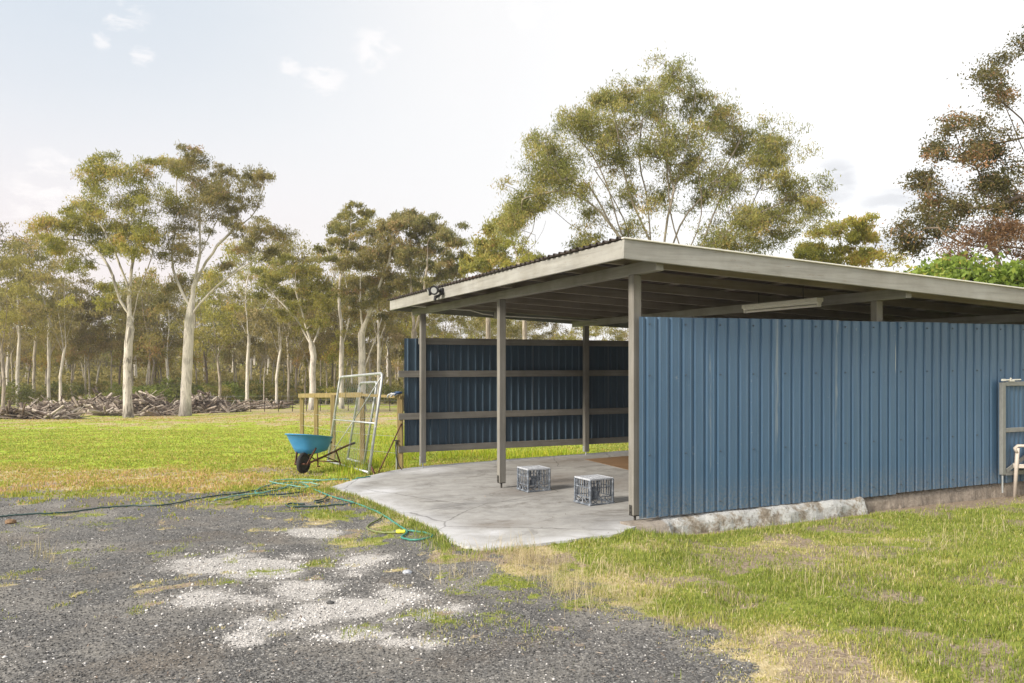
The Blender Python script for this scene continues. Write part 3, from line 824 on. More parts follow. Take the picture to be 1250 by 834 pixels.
c2['label'] = 'grey milk crate upturned on the slab, the farther one beside the middle post'
# plywood offcut on the slab
m = MB(); pts = [on_slab(714, 561), on_slab(766, 557), on_slab(800, 563), on_slab(772, 575)]
pt = [Vector((x, y, slab_z(x, y)+.006)) for x, y in pts]; pb = [p-Vector((0, 0, .005)) for p in pt]
m.add(pt+pb, [(0, 1, 2, 3), (7, 6, 5, 4), (0, 4, 5, 1), (1, 5, 6, 2), (2, 6, 7, 3), (3, 7, 4, 0)])
tag(m.build('plywood_sheet', 'plywood', loc=tuple(pt[0])), 'brown sheet of plywood lying on the slab behind the corner post', 'plywood')

# ------------------------------------------------------------------ wheelbarrow
def make_barrow():
    wx, wy = on_ground(370.5, 577.5); wz = gh(wx, wy)
    r = empty('wheelbarrow', (wx, wy, wz), 'blue wheelbarrow with rusty frame standing on the grass beside the wire gates', 'wheelbarrow')
    f = Vector((-.34, -.94, 0)).normalized(); b = -f; sd = Vector((b.y, -b.x, 0))   # b: towards the handles; sd: camera right
    def q(x, y, z): return Vector((wx, wy, wz))+b*x+sd*y+Vector((0, 0, z))
    R = .172
    m = MB(); m.tube([q(R*.83*math.cos(a), 0, R+R*.83*math.sin(a)) for a in [2*math.pi*k/28 for k in range(28)]], .042, 10, closed=True)
    wh = m.build('wheel', 'rubber', r, smooth=True)
    m = MB(); m.tube([q(0, -.03, R), q(0, .03, R)], .115, 18); m.tube([q(0, -.045, R), q(0, .045, R)], .035, 10); m.build('rim', 'dark_metal', wh, smooth=40)
    m = MB(); m.tube([q(0, -.12, R), q(0, .12, R)], .010, 8); m.build('axle', 'rust', wh)
    for y in (-1, 1):
        m = MB(); pts = [q(-.03, y*.085, R-.01), q(.35, y*.155, R+.07), q(.8, y*.215, R+.17), q(1.08, y*.24, R+.22), q(1.24, y*.25, R+.24)]
        m.tube(pts, .019, 8); hd = m.build('handle_bar', 'rust', r, smooth=True)
        m = MB(); m.tube([q(1.17, y*.247, R+.232), q(1.28, y*.253, R+.244)], .023, 10); m.build('grip', 'rubber', hd, smooth=40)
        m = MB(); m.tube([q(.72, y*.20, R+.15), q(.80, y*.235, .10), q(.80, y*.235, .008), q(.87, y*.235, .006)], .014, 7)
        m.tube([q(.80, y*.235, .10), q(.42, y*.16, R+.075)], .010, 6); m.build('leg', 'rust', r, smooth=True)
        m = MB(); m.bar(q(-.07, y*.115, R-.02), q(.10, y*.19, R+.26), .012, .038, f); m.build('nose_brace', 'rust', r)
    m = MB(); m.tube([q(.80, -.235, .11), q(.80, .235, .11)], .011, 7); m.build('cross_brace', 'rust', r)
    m = MB(); m.tube([q(-.07, -.125, R-.02), q(-.11, -.1, R), q(-.11, .1, R), q(-.07, .125, R-.02)], .012, 7); m.build('nose_hoop', 'rust', r)
    # tray: superellipse rings
    m = MB(); rows = []
    def ring(cx, ax, ay, z, tilt, n=36, e=2.7, off=0.0):
        out = []
        for k in range(n):
            a = 2*math.pi*k/n; c, s = math.cos(a), math.sin(a)
            x = cx+(ax+off)*abs(c)**(2/e)*(1 if c > 0 else -1); y = (ay+off)*abs(s)**(2/e)*(1 if s > 0 else -1)
            out.append(q(x-.07, y-.05, z+.035+tilt*(x-cx)))
        return out
    outer = [ring(.41, .22, .18, R+.125, .08), ring(.40, .29, .24, R+.14, .07), ring(.38, .33, .27, R+.22, .0), ring(.35, .385, .305, R+.33, -.08), ring(.325, .43, .335, R+.42, -.14), ring(.325, .445, .348, R+.425, -.14)]
    inner = [ring(.325, .423, .328, R+.417, -.14), ring(.35, .378, .298, R+.33, -.08), ring(.38, .32, .26, R+.225, .0), ring(.40, .28, .23, R+.148, .07)]
    m.grid(outer[:6], closed=True, flip=True); m.grid([outer[5], ring(.325, .448, .351, R+.41, -.14), ring(.325, .435, .338, R+.406, -.14)], closed=True, flip=True)
    m.grid([outer[4], inner[0]]+inner[1:], closed=True, flip=False)
    bl = len(m.v); m.add(inner[-1], [tuple(range(36))]); m.add(outer[0], [tuple(range(36))[::-1]])
    m.build('tray', 'tray_blue', r, smooth=True)
make_barrow()

# ------------------------------------------------------------------ leaning wire gates
def make_gate(a_px, b_px, top, lean, label, brace):
    (ax, ay), (bx, by) = a_px, b_px
    A = Vector((ax, ay, gh(ax, ay)+.02)); B = Vector((bx, by, gh(bx, by)+.02)); w = (B-A); w.z = 0; W = w.length; w.normalize()
    nrm = Vector((-w.y, w.x, 0)); up = (Vector((0, 0, 1))+Vector(lean)).normalized()
    r = empty('wire_gate', A, label, 'gate', 'galvanised mesh gates leaning by the fence')
    q = lambda x, z: A+w*x+up*z+Vector((0, 0, (B.z-A.z)*x/W))
    c = .10; H = top; fr = [q(0, 0), q(0, H-c), q(.03, H-.03), q(c, H), q(W-c, H), q(W-.03, H-.03), q(W, H-c), q(W, 0)]
    m = MB(); m.tube(fr, .024, 8); m.tube([q(0, .03), q(W, .03)], .021, 8); m.build('frame', 'galvanised', r, smooth=True)
    m = MB(); m.tube([q(0, H*.5), q(W, H*.5)], .014, 8); m.build('mid_rail', 'galvanised', r, smooth=True)
    m = MB()
    if brace: m.tube([q(W-.05, H-.06), q(W*.5, H*.5)], .011, 6); m.tube([q(.03, .10), q(W*.5, H*.5)], .009, 6)
    else: m.tube([q(.03, H-.06), q(W*.45, H*.5)], .011, 6)
    m.build('brace', 'galvanised', r, smooth=True)
    m = MB(); x = .1; sp = .13
    def seg(p0, p1): m.tube([p0, p1], .0016, 3, cap=False)
    # diagonal chain mesh
    k = -H
    while k < W:
        for sg in (1, -1):
            # line x = k + z  (or mirrored)
            z0 = max(.03, -k); z1 = min(H, W-k)
            if z1 > z0:
                if sg > 0: seg(q(k+z0, z0), q(k+z1, z1))
                else: seg(q(W-(k+z0), z0), q(W-(k+z1), z1))
        k += sp
    m.build('mesh_infill', 'galvanised', r)
    return r
make_gate(on_ground(400, 566), on_ground(450, 580.5), 1.72, (.125, .10, 0), 'galvanised mesh gate leaning to the right, the nearer of the two with a diagonal brace', True)
make_gate(on_ground(424, 563), on_ground(444, 569), 1.60, (.16, .02, 0), 'narrow galvanised mesh gate standing behind the wider gate', False)

# timber fence
def make_fence():
    specs = [(488.6, 14.5, .100), (442.6, 15.7, .090), (406.5, 17.2, .095), (386, 18.8, .09), (368.5, 20.3, .09)]
    pts = [((px-625)/1000*Z, Z, w) for px, Z, w in specs]
    x0, y0, _ = pts[0]
    r = empty('timber_fence', (x0, y0, gh(x0, y0)), 'yellow treated pine post and rail fence behind the wire gates', 'fence')
    tops = []
    for i, (x, y, w) in enumerate(pts):
        z0 = gh(x, y); zt = EYE-.037*y+.015*(i == 0); m = MB()
        m.box((x, y, (z0-.1+zt)/2), (w, w, zt-z0+.1), bev=.008); m.build('post', 'treated_pine', r); tops.append(Vector((x, y, zt)))
    m = MB(); m.bar(tops[0]+Vector((.02, -.075, -.055)), tops[1]+Vector((0, -.075, -.0)), .04, .05, bev=.004); 
    m.build('rail', 'treated_pine', r)
    m = MB(); m.bar(tops[1]+Vector((0, -.074, .0)), tops[-1]+Vector((-.05, -.074, -.02)), .045, .10, bev=.004); m.build('rail', 'treated_pine', r)
    for k, dz in enumerate((-.45, -.75, -1.05)):
        m = MB(); m.tube([t+Vector((0, -.055, dz)) for t in tops], .003, 5); m.build('wire', 'galvanised', r)
    return tops
ftops = make_fence()
# gloves on the end post
p0 = ftops[0]
gl = empty('work_gloves', p0, 'blue and white work gloves draped over the end post of the timber fence', 'gloves')
def lump(m, c, r, sx, sy, sz, seed):
    rr = random.Random(seed); rows = []
    for i in range(9):
        th = math.pi*i/8
        rows.append([Vector(c)+Vector((sx*math.sin(th)*math.cos(a)*r, sy*math.sin(th)*math.sin(a)*r, sz*math.cos(th)*r))*(1+rr.uniform(-.16, .16)) for a in [2*math.pi*k/14 for k in range(14)]])
    m.grid(rows, closed=True)
for nm, mt, off in (('glove', 'glove_blue', Vector((-.03, -.02, .022))), ('glove', 'glove_white', Vector((-.10, -.03, .0)))):
    m = MB(); c = p0+off; lump(m, c, .055, 1.3, 1.0, .45, 3)
    for k in range(4): m.tube([c+Vector((-.04, -.03+.02*k, 0)), c+Vector((-.10, -.03+.022*k, -.01)), c+Vector((-.125, -.03+.022*k, -.05-.008*k))], [.014, .013, .010], 7)
    m.tube([c+Vector((.0, -.04, 0)), c+Vector((-.04, -.075, -.02)), c+Vector((-.06, -.08, -.05))], [.014, .013, .010], 7)
    m.build(nm, mt, gl, smooth=True)
# rusty bar leaning, tap with hose
gx0, gy0 = on_ground(461, 579)
m = MB(); m.tube([(gx0, gy0, gh(gx0, gy0)), (gx0+.17, gy0+.3, gh(gx0, gy0)+.42), (gx0+.33, gy0+.55, gh(gx0, gy0)+.82)], .012, 7)
tag(m.build('steel_bar', 'rust', smooth=True, loc=(gx0, gy0, gh(gx0, gy0))), 'rusty steel bar leaning between the wire gate and the end fence post', 'bar')
gx1, gy1 = on_ground(457, 579.5)
m = MB(); m.tube([(gx1, gy1, gh(gx1, gy1)+.02), (gx1-.05, gy1+.1, gh(gx1, gy1)+.07), (gx1-.14, gy1+.3, gh(gx1, gy1)+.20)], .022, 7)
tag(m.build('rubber_pipe', 'rust', smooth=True, loc=(gx1, gy1, gh(gx1, gy1))), 'short bent rusty pipe on the grass at the foot of the wire gate', 'pipe')
tp = Vector((p0.x-.06, p0.y-.06, 0)); tz = EYE-.097*p0.y
tap = empty('garden_tap', (tp.x, tp.y, gh(tp.x, tp.y)), 'small garden tap on the end fence post with a drooping black hose', 'tap')
m = MB(); m.tube([(tp.x, tp.y, gh(tp.x, tp.y)), (tp.x, tp.y, tz)], .011, 7); m.build('riser', 'galvanised', tap)
m = MB(); m.tube([(tp.x, tp.y, tz), (tp.x, tp.y, tz+.05)], .02, 8); m.tube([(tp.x, tp.y, tz+.02), (tp.x, tp.y-.07, tz+.01), (tp.x, tp.y-.09, tz-.04)], .015, 7); m.tube([(tp.x-.04, tp.y, tz+.065), (tp.x+.04, tp.y, tz+.065)], .012, 6); m.build('spout', 'dark_metal', tap, smooth=40)
m = MB(); q = Vector((tp.x, tp.y-.09, tz-.04)); m.tube([q, q+Vector((.01, -.02, -.15)), q+Vector((.06, -.05, -.32)), q+Vector((.17, -.1, -.45)), q+Vector((.28, -.15, -.53))], .010, 7); m.build('hose', 'black_plastic', tap, smooth=True)

# ------------------------------------------------------------------ hoses
def spline(pts, n=8):
    out = []
    P_ = [pts[0]]+list(pts)+[pts[-1]]
    for i in range(1, len(P_)-2):
        a, b, c, d = [np.array(x) for x in P_[i-1:i+3]]
        for k in range(n):
            t = k/n; out.append(tuple(.5*((2*b)+(-a+c)*t+(2*a-5*b+4*c-d)*t*t+(-a+3*b-3*c+d)*t**3)))
    out.append(tuple(P_[-2])); return out
def hose_pts(px, r, lift=0.0, n=8, jit=.02, seed=1):
    rr = random.Random(seed); g = [on_ground(*p) for p in px]; g = spline(g, n)
    X = np.array([a[0] for a in g]); Y = np.array([a[1] for a in g]); Z = np.maximum(ground_h(X, Y), np.where(sdf(slab_poly, X, Y) > 0, slab_z(X, Y), -9))
    return [(x, y, z+r*1.15+lift+rr.uniform(0, .006)) for x, y, z in zip(X, Y, Z)]
def hose(name, px, mat, label, r=.0105, lift=0.0, extra=(), seed=1):
    pts = hose_pts(px, r, lift, seed=seed); o = empty(name, pts[0], label, 'hose')
    m = MB(); m.tube(pts, r*.85, 8); m.build('tube', mat, o, smooth=True)
    return o
hose('garden_hose', [(-60, 636), (0, 632), (40, 629), (80, 627), (118, 622), (160, 619), (200, 618), (230, 612), (260, 607), (300, 602), (330, 598), (352, 597), (372, 600), (352, 604), (322, 606), (298, 609), (285, 612)], 'hose_dark', 'dark green hose stretched across the gravel from the left edge of the yard', .011)
teal = hose('garden_hose', [(452, 585), (430, 587), (405, 586), (385, 589), (360, 590), (335, 592), (318, 597), (312, 603), (330, 601), (352, 596), (367, 592), (380, 597), (400, 606), (425, 613), (448, 621), (470, 632), (488, 644), (497, 651), (490, 658), (503, 661), (518, 660), (528, 656), (517, 652), (500, 650), (493, 650.5)], 'hose_teal', 'teal green hose looped beside the slab with a yellow connector', .0115)
cx_, cy_ = on_ground(491, 651.5)
cz_ = gh(cx_, cy_)+.02
m = MB(); m.tube([(cx_+.03, cy_, cz_), (cx_+.015, cy_, cz_), (cx_, cy_, cz_), (cx_-.03, cy_+.003, cz_), (cx_-.06, cy_+.005, cz_)], [.018, .022, .016, .022, .017], 10); m.build('connector', 'connector_yellow', teal, smooth=40)
hose('garden_hose', [(487, 651.5), (470, 652), (455, 650), (448, 646), (452, 641), (462, 636), (466, 631), (460, 625)], 'hose_olive', 'short faded olive hose curling away from the yellow connector', .011)
hose('garden_hose', [(400, 604), (396, 610), (384, 613), (388, 615), (402, 611)], 'hose_dark', 'small dark hose loop on the grass beside the slab corner', .011, seed=4)
hose('garden_hose', [(435, 616), (410, 618), (380, 620), (355, 620), (349, 618), (356, 616.5), (372, 617)], 'hose_dark', 'black hose lying in a hairpin on the gravel near the slab', .0125, seed=5)
hose('garden_hose', [(262, 613), (290, 607), (320, 604), (345, 598), (365, 591), (390, 594), (372, 597), (345, 593), (330, 589), (365, 587), (400, 588), (425, 586)], 'hose_pale', 'pale green tangled hose spread behind the slab corner', .0095, .012, seed=8)
hose('garden_hose', [(258, 615), (275, 617), (292, 613), (310, 608), (335, 607), (362, 606), (378, 604)], 'hose_olive', 'thin brownish hose lying along the tangle on the gravel', .0085, seed=9)

# ------------------------------------------------------------------ gate leaf and chair at the right edge
ga = empty('steel_gate', P(-.20, 5.17, -1.45), 'blue steel gate leaf with grey frame and white latch by the right edge', 'gate')
gX0 = .597*9.95; gw = 1.15
def gp(x, z, d=0): return P(-.20+d, 5.17+x, z*1.017)
axg = (D2V, D1V, UPV)
for x in (.03, gw-.03):
    m = MB(); m.box(gp(x, -.78), (.06, .05, 1.14), axg, bev=.004); m.build('stile', 'gate_grey', ga)
for z in (-.235, -.80, -1.325):
    m = MB(); m.box(gp(gw/2, z), (gw-.12, .045, .055), axg, bev=.004); m.build('cross_rail', 'gate_grey', ga)
m = MB(); m.bar(gp(.07, -1.29, -.028), gp(gw-.07, -.83, -.028), .01, .05); m.build('brace', 'gate_grey', ga)
m = MB(); ks = [.06+.0205*i for i in range(int((gw-.12)/.0205))]
rows = [[gp(x, z, .004+(.012 if (i//2) % 2 else 0)) for i, x in enumerate(ks)] for z in (-1.30, -.26)]
rows2 = [[v+Vector((0, .0015, 0)) for v in r] for r in rows]
m.grid(rows, flip=True); m.grid(rows2); m.a['edge'] = [0.0]*len(m.v); m.build('sheet', 'blue_steel', ga)
m = MB(); m.tube([gp(.0, -.190, -.02), gp(.34, -.186, -.02)], .009, 8); m.box(gp(.17, -.198, -.02), (.08, .03, .018), axg); m.tube([gp(.14, -.19, -.02), gp(.14, -.165, -.035)], .010, 8); m.box(gp(.02, -.188, -.02), (.05, .025, .025), axg); m.build('latch', 'white_metal', ga)
m = MB(); m.tube([gp(.03, -1.35), gp(.03, -1.56)], .010, 8); m.build('drop_bolt', 'galvanised', ga)

def make_chair():
    fx, fy = on_ground(1238.5, 607.5); z = gh(fx, fy)
    r = empty('garden_chair', (fx, fy, z), 'beige plastic garden armchair standing against the wall at the right edge', 'chair')
    u = Vector((.35, .937, 0)); v = Vector((.937, -.35, 0))
    q = lambda x, y, h: Vector((fx, fy, z))+u*x+v*y+Vector((0, 0, h))
    W, D = .42, .50
    for x, y, h in ((0, 0, .62), (W, 0, .62), (.03, D, .62), (W-.03, D, .62)):
        m = MB(); sx = 1 if x < W/2 else -1
        for dx in (-.013, .013): m.tube([q(x, y, .0), q(x+sx*.0+dx*.5, y+(.02 if y == 0 else -.02), .40), q(x-sx*.015+dx, y+(.03 if y == 0 else -.03), h)], [.019, .023, .022], 8)
        m.build('leg', 'chair_plastic', r, smooth=True)
    for x, sg in ((-.015, 1), (W+.015, -1)):
        m = MB(); pts = [q(x, .02, .56), q(x, .0, .615), q(x, .03, .645), q(x, .25, .65), q(x+sg*.02, D, .67)]
        for dx in (-.022, -.007, .008, .022): m.tube([p+u*dx for p in pts], .0165, 7)
        m.build('armrest', 'chair_plastic', r, smooth=True)
    m = MB(); rows = []
    for j in range(8):
        y = -.02+j*(D+.02)/7; dip = .025*math.sin(math.pi*j/7)
        rows.append([q(.02+i*(W-.04)/8, y, .425-dip-(.02*math.sin(math.pi*i/8)) - (.02 if j == 0 else 0)) for i in range(9)])
    m.grid(rows); m.grid([[p-Vector((0, 0, .022)) for p in rr] for rr in rows], flip=True); m.grid([rows[0], [p-Vector((0, 0, .045)) for p in rows[0]]], flip=True)
    m.bar(q(0, 0, .395), q(W, 0, .395), .02, .055, bev=.005); m.bar(q(.0, 0, .39), q(.02, D, .40), .02, .05, bev=.005); m.bar(q(W, 0, .39), q(W-.02, D, .40), .02, .05, bev=.005)
    m.build('seat', 'chair_plastic', r, smooth=40)
    m = MB()
    for i in range(9):
        x = .06+i*(W-.12)/8; m.bar(q(x, D-.02, .42), q(x, D+.11, .86+.03*math.sin(math.pi*i/8)), .030, .010, v)
    m.tube([q(.03, D, .42), q(.03, D+.06, .70), q(.07, D+.11, .86), q(W/2, D+.13, .90), q(W-.07, D+.11, .86), q(W-.03, D+.06, .70), q(W-.03, D, .42)], .016, 8)
    m.build('backrest', 'chair_plastic', r, smooth=40)
make_chair()

# ------------------------------------------------------------------ trees
class Tree:
    def __init__(s, seed): s.p = []; s.par = []; s.r = random.Random(seed); s.tip = []; s.A = np.zeros((4096, 3)); s.na = 0
    def arr(s):
        while len(s.A) < len(s.p): s.A = np.concatenate([s.A, np.zeros_like(s.A)])
        if s.na < len(s.p): s.A[s.na:len(s.p)] = s.p[s.na:]; s.na = len(s.p)
        return s.A[:s.na]
    def limb(s, pts, wob=.035, first=False):
        pts = [np.array(p, float) for p in pts]
        if s.p:
            A = s.arr(); k = int(np.argmin(((A-pts[0])**2).sum(1))); 
        else: s.p.append(pts[0]); s.par.append(-1); k = 0
        cur = k; sp = spline([tuple(x) for x in ([s.p[k]]+pts[1:])], 6)
        last = np.array(s.p[k])
        for q in sp[1:]:
            q = np.array(q)
            if np.linalg.norm(q-last) < .6: continue
            q = q+np.array([s.r.uniform(-wob, wob) for _ in range(3)])
            s.p.append(q); s.par.append(cur); cur = len(s.p)-1; last = q
        return cur
    def connect(s, c, step=.55, bias=1.6, hmin=0.0):
        A = s.arr(); d = A-np.array(c); dist = np.sqrt((d**2).sum(1))
        hor = np.hypot(d[:, 0], d[:, 1]); cost = dist+bias*np.maximum(0, d[:, 2]+.25*hor)+np.where(A[:, 2] < hmin, 50, 0)
        k = int(np.argmin(cost)); a = A[k]; c = np.array(c, float); L = dist[k]
        pd = a-A[s.par[k]] if s.par[k] >= 0 else np.array([0, 0, 1.0]); pd = pd/(np.linalg.norm(pd)+1e-6)
        ctrl = a+pd*L*.35+np.array([0, 0, .12*L]); n = max(2, int(L/step)); cur = k
        for i in range(1, n+1):
            t = i/n; q = a*(1-t)**2+2*ctrl*t*(1-t)+c*t*t
            if i < n: q = q+np.array([s.r.uniform(-1, 1) for _ in range(3)])*.07*min(L, 1.5)
            s.p.append(q); s.par.append(cur); cur = len(s.p)-1
        s.tip.append(cur)
    def mesh(s, rbase, rtip, flare=1.25, zfoot=.35):
        n = len(s.p); kids = [[] for _ in range(n)]
        for i, q in enumerate(s.par):
            if q >= 0: kids[q].append(i)
        cnt = np.zeros(n)
        for i in range(n-1, -1, -1):
            if not kids[i]: cnt[i] = max(cnt[i], 1)
            if s.par[i] >= 0: cnt[s.par[i]] += cnt[i]
        e = math.log(rbase/rtip)/math.log(max(2, cnt[0])); R = np.maximum(rtip*cnt**e, .009)
        z0 = s.p[0][2]
        for i in range(n):
            dz = s.p[i][2]-z0
            if i == 0: R[i] *= flare
            elif cnt[i] == cnt[0]: R[i] = rbase*(1-.022*dz)
            else: R[i] = max(.009, R[i]*(.66+.34*min(1, max(0, (cnt[i]/cnt[0]-.5)*2))))
        m = MB(); thin = []; foot = []
        def chain(i):
            seq = [s.par[i]] if s.par[i] >= 0 else []
            rs = [min(R[i]*1.05, R[s.par[i]])] if seq else []
            cur = i
            while True:
                seq.append(cur); rs.append(R[cur])
                if not kids[cur]: break
                ks = sorted(kids[cur], key=lambda q: -cnt[q])
                for q in ks[1:]: todo.append(q)
                cur = ks[0]
            if len(seq) < 2: return
            nn = 10 if max(rs) > .12 else (6 if max(rs) > .04 else 4)
            m.tube([tuple(s.p[q]) for q in seq], rs, nn, cap=False)
            for q, rr in zip(seq, rs):
                thin.extend([min(1, max(0, (.055-rr)/.045))]*nn); foot.extend([max(0, 1-(s.p[q][2]-z0)/zfoot)]*nn)
        todo = [0]
        while todo: chain(todo.pop())
        m.a['thin'] = thin; m.a['foot'] = foot
        return m
def leaves(cent, rad, per, L, W, tint0, rg, hang=.55, flat=.75, tvar=.16):
    cent = np.asarray(cent); N = len(cent); M = N*per
    rad = np.broadcast_to(np.asarray(rad, float), (N,))
    ax = rg.normal(size=(N, 1, 3)); ax[:, :, 2] = ax[:, :, 2]*.5-.25; ax /= np.linalg.norm(ax, axis=2, keepdims=True)
    d = rg.normal(size=(N, per, 3))*.40; d[:, :, 2] *= flat
    d = (d+ax*rg.uniform(-1.25, 1.25, (N, per, 1)))*rad[:, None, None]
    c = (cent[:, None, :]+d).reshape(M, 3)
    a = rg.normal(size=(M, 3)); a[:, 2] -= hang*2.2; a /= np.linalg.norm(a, axis=1, keepdims=True)
    b = np.cross(a, rg.normal(size=(M, 3))); b /= np.linalg.norm(b, axis=1, keepdims=True)+1e-9
    l = (L*(.6+.8*rg.random(M)))[:, None]; w = (W*(.6+.8*rg.random(M)))[:, None]
    v = np.stack([c-a*l*.5, c+b*w*.5-a*l*.05, c+a*l*.5, c-b*w*.5-a*l*.05], 1).reshape(-1, 3)
    f = np.arange(M*4).reshape(M, 4)
    t = np.repeat(np.asarray(tint0), per)+rg.normal(size=M)*tvar
    return v, f, np.repeat(np.clip(t, 0, 1), 4)
def build_tree(name, loc, label, cat, group, skel, crown_c, crown_r, per, L, W, rbase, rtip, bark, leaf, seed, tint=.45, tintvar=.18, hang=.55, hmin=0.0, sub=8, subr=.56, flat=.85, warm=None, bias=1.6):
    """skel: limbs in tree-local metres; crown_c: clump centres"""
    rg = np.random.default_rng(seed); tr = Tree(seed)
    for l in skel: tr.limb(l)
    base = np.array(tr.p[0]); cc = np.array(crown_c); A = np.array(tr.p)
    dd = np.array([np.sqrt(((A-c)**2).sum(1)).min() for c in cc]); cr_ = np.asarray(crown_r, float)
    subc = []; subr_ = []; tints = []
    for i in np.argsort(dd):
        tr.connect(cc[i], hmin=hmin, bias=bias)
        tb = tint+rg.normal()*tintvar
        if warm is not None: tb += warm(cc[i])
        for k in range(sub):
            o = rg.normal(size=3); o /= np.linalg.norm(o); o[2] = abs(o[2])*.7-.15 if rg.random() < .75 else o[2]*.6
            c = cc[i]+o*cr_[i]*(.55+.5*rg.random()); tr.connect(c, step=.6, hmin=hmin, bias=bias*.4)
            subc.append(c); subr_.append(cr_[i]*subr*(.7+.6*rg.random())); tints.append(tb+rg.normal()*.08)
    v, f, t = leaves(subc, subr_, per, L, W, tints, rg, hang, flat)
    o = empty(name, loc, label, cat, group); off = np.array(loc)
    m = tr.mesh(rbase, rtip); m.v = [(x+loc[0], y+loc[1], z+loc[2]) for x, y, z in m.v]
    m.build('trunk', bark, o, smooth=True)
    np_mesh('crown', v+off, f, leaf, {'tint': t}, parent=o)
    return o

def hero(name, label, base_px, Z, limbs_px, clus_px, scale, org, seed, thick=.35, den=1.0, fill=1.2, dz=-.35, **kw):
    """limbs and foliage masses measured on a reference sheet and given real metres and depth of their own"""
    rr = random.Random(seed); rg = np.random.default_rng(seed+1)
    bx = (base_px[0]-625)/1000*Z; bz = gh(bx, Z); loc = (bx, Z, bz)
    def loc3(q, y): 
        x = (org[0]+q[0]/scale-625)/1000*Z-bx; z = (445-(org[1]+q[1]/scale))/1000*Z+EYE-bz; return (x, y, z)
    skel = []; nodes = {}
    for L in limbs_px:
        y = rr.uniform(-1, 1)*.9; pts = []
        for k, q in enumerate(L):
            key = (q[0], q[1]); yy = nodes.get(key, y*k/ max(1, len(L)-1)*2.4 if skel else 0); nodes.setdefault(key, yy); pts.append(loc3(q, yy))
        skel.append(pts)
    skel[0][0] = (0, 0, -.1)
    if len(skel[0]) > 1: pass
    cc, cr_ = [], []
    px2m = Z/1000/scale
    for (cx, cy, rx, ry, *dn) in clus_px:
        a, b = rx*px2m, ry*px2m; dens = (dn[0] if dn else 1.0)*den
        a *= 1.18; b *= 1.15; k = max(2, int(round(dens*(3.6+4.2*a*b)))); rc = max(.42, min(1.0, .72*min(a, b)))
        dep = max(a, b)*.9
        ybase = rg.uniform(-1, 1)*thick*6
        for _ in range(k):
            ang = rg.random()*2*math.pi; q = math.sqrt(rg.random())*.85
            x, _, z = loc3((cx, cy), 0); cc.append((x+math.cos(ang)*q*a, ybase+rg.uniform(-1, 1)*dep, z+dz+math.sin(ang)*q*b)); cr_.append(rc*rg.uniform(.75, 1.15))
    pc = [loc3(c[:2], 0) for c in clus_px]; pc = np.array([(q[0], q[2]) for q in pc])
    for _ in range(int(fill*len(pc))):
        i = rg.integers(len(pc)); o = np.argsort(((pc-pc[i])**2).sum(1))[1:5]; j = o[rg.integers(len(o))]; f = rg.random()
        if np.hypot(*(pc[i]-pc[j])) > 3.2: continue
        q = pc[i]*(1-f)+pc[j]*f; cc.append((q[0]+rg.normal()*.45, rg.normal()*1.8, q[1]+dz+rg.normal()*.4)); cr_.append(rg.uniform(.35, .6))
    return build_tree(name, loc, label, 'tree', None, skel, cc, cr_, seed=seed, **kw)

GUM = dict(per=30, L=.20, W=.044, rtip=.0028, bark='bark_spotted', leaf='leaf_gum')
A_limbs = [[(325, 730), (324, 640), (327, 560), (330, 500)], [(330, 500), (325, 420), (328, 330), (322, 230), (318, 150)], [(330, 520), (345, 440), (362, 370), (388, 290), (392, 190), (372, 110)],
    [(328, 480), (300, 420), (285, 360), (262, 320), (225, 285), (170, 275), (115, 290)], [(326, 400), (300, 310), (262, 230), (200, 200)], [(328, 330), (345, 240), (345, 140)], [(322, 250), (290, 160), (262, 110)]]
A_cl = [(130, 228, 26, 26), (160, 215, 30, 28), (190, 190, 34, 28), (215, 250, 36, 34), (118, 290, 20, 13, .8), (165, 285, 32, 18), (262, 108, 34, 32), (300, 80, 40, 24), (300, 150, 50, 44), (240, 195, 36, 34), (330, 220, 46, 44), (270, 280, 34, 26), (370, 105, 42, 36), (400, 170, 36, 44), (398, 250, 30, 34), (385, 300, 30, 22, .8), (238, 375, 14, 10, .7), (205, 320, 16, 10, .5), (300, 240, 44, 34), (255, 405, 12, 8, .6), (290, 430, 10, 8, .5), (345, 290, 34, 24, .8), (250, 145, 22, 24, .8), (410, 75, 30, 24)]
hero('gum_tree', 'tall spotted gum in the paddock, the left one of the nearest pair', (157, 514), 50, A_limbs, A_cl, 2.084, (0, 160), 21, rbase=.27, warm=lambda c: .18 if c[0] < -4.2 else 0, **GUM)
B_limbs = [[(472, 722), (474, 640), (478, 560), (482, 490), (485, 445)], [(484, 460), (462, 410), (440, 360), (432, 300), (442, 220), (440, 110)], [(485, 445), (490, 380), (500, 300), (492, 200), (486, 120)],
    [(486, 470), (520, 430), (580, 378), (640, 340), (690, 295), (722, 262)], [(492, 390), (530, 320), (575, 262), (640, 205), (665, 130)], [(580, 378), (620, 320), (648, 262)], [(500, 300), (540, 220), (562, 120)], [(484, 520), (455, 480), (430, 440)], [(520, 430), (560, 360), (580, 330)]]
B_cl = [(498, 62, 34, 20), (545, 80, 32, 22), (445, 78, 34, 28), (480, 130, 44, 34), (560, 150, 40, 32), (618, 108, 26, 20), (665, 118, 32, 16), (640, 158, 28, 26), (530, 205, 46, 32), (460, 215, 38, 36), (440, 290, 36, 38), (500, 285, 34, 26, .8), (600, 195, 26, 18), (655, 240, 34, 22), (708, 258, 30, 26), (640, 282, 24, 20, .8), (570, 330, 20, 12, .7), (690, 298, 28, 14, .7), (425, 375, 30, 26, .9), (430, 435, 26, 20, .8), (520, 130, 30, 30), (600, 235, 22, 14, .6)]
hero('gum_tree', 'tall white trunked gum in the paddock, the right one of the nearest pair', (226, 507), 52, B_limbs, B_cl, 2.084, (0, 160), 33, rbase=.34, **{**GUM, 'bark': 'bark_white'})
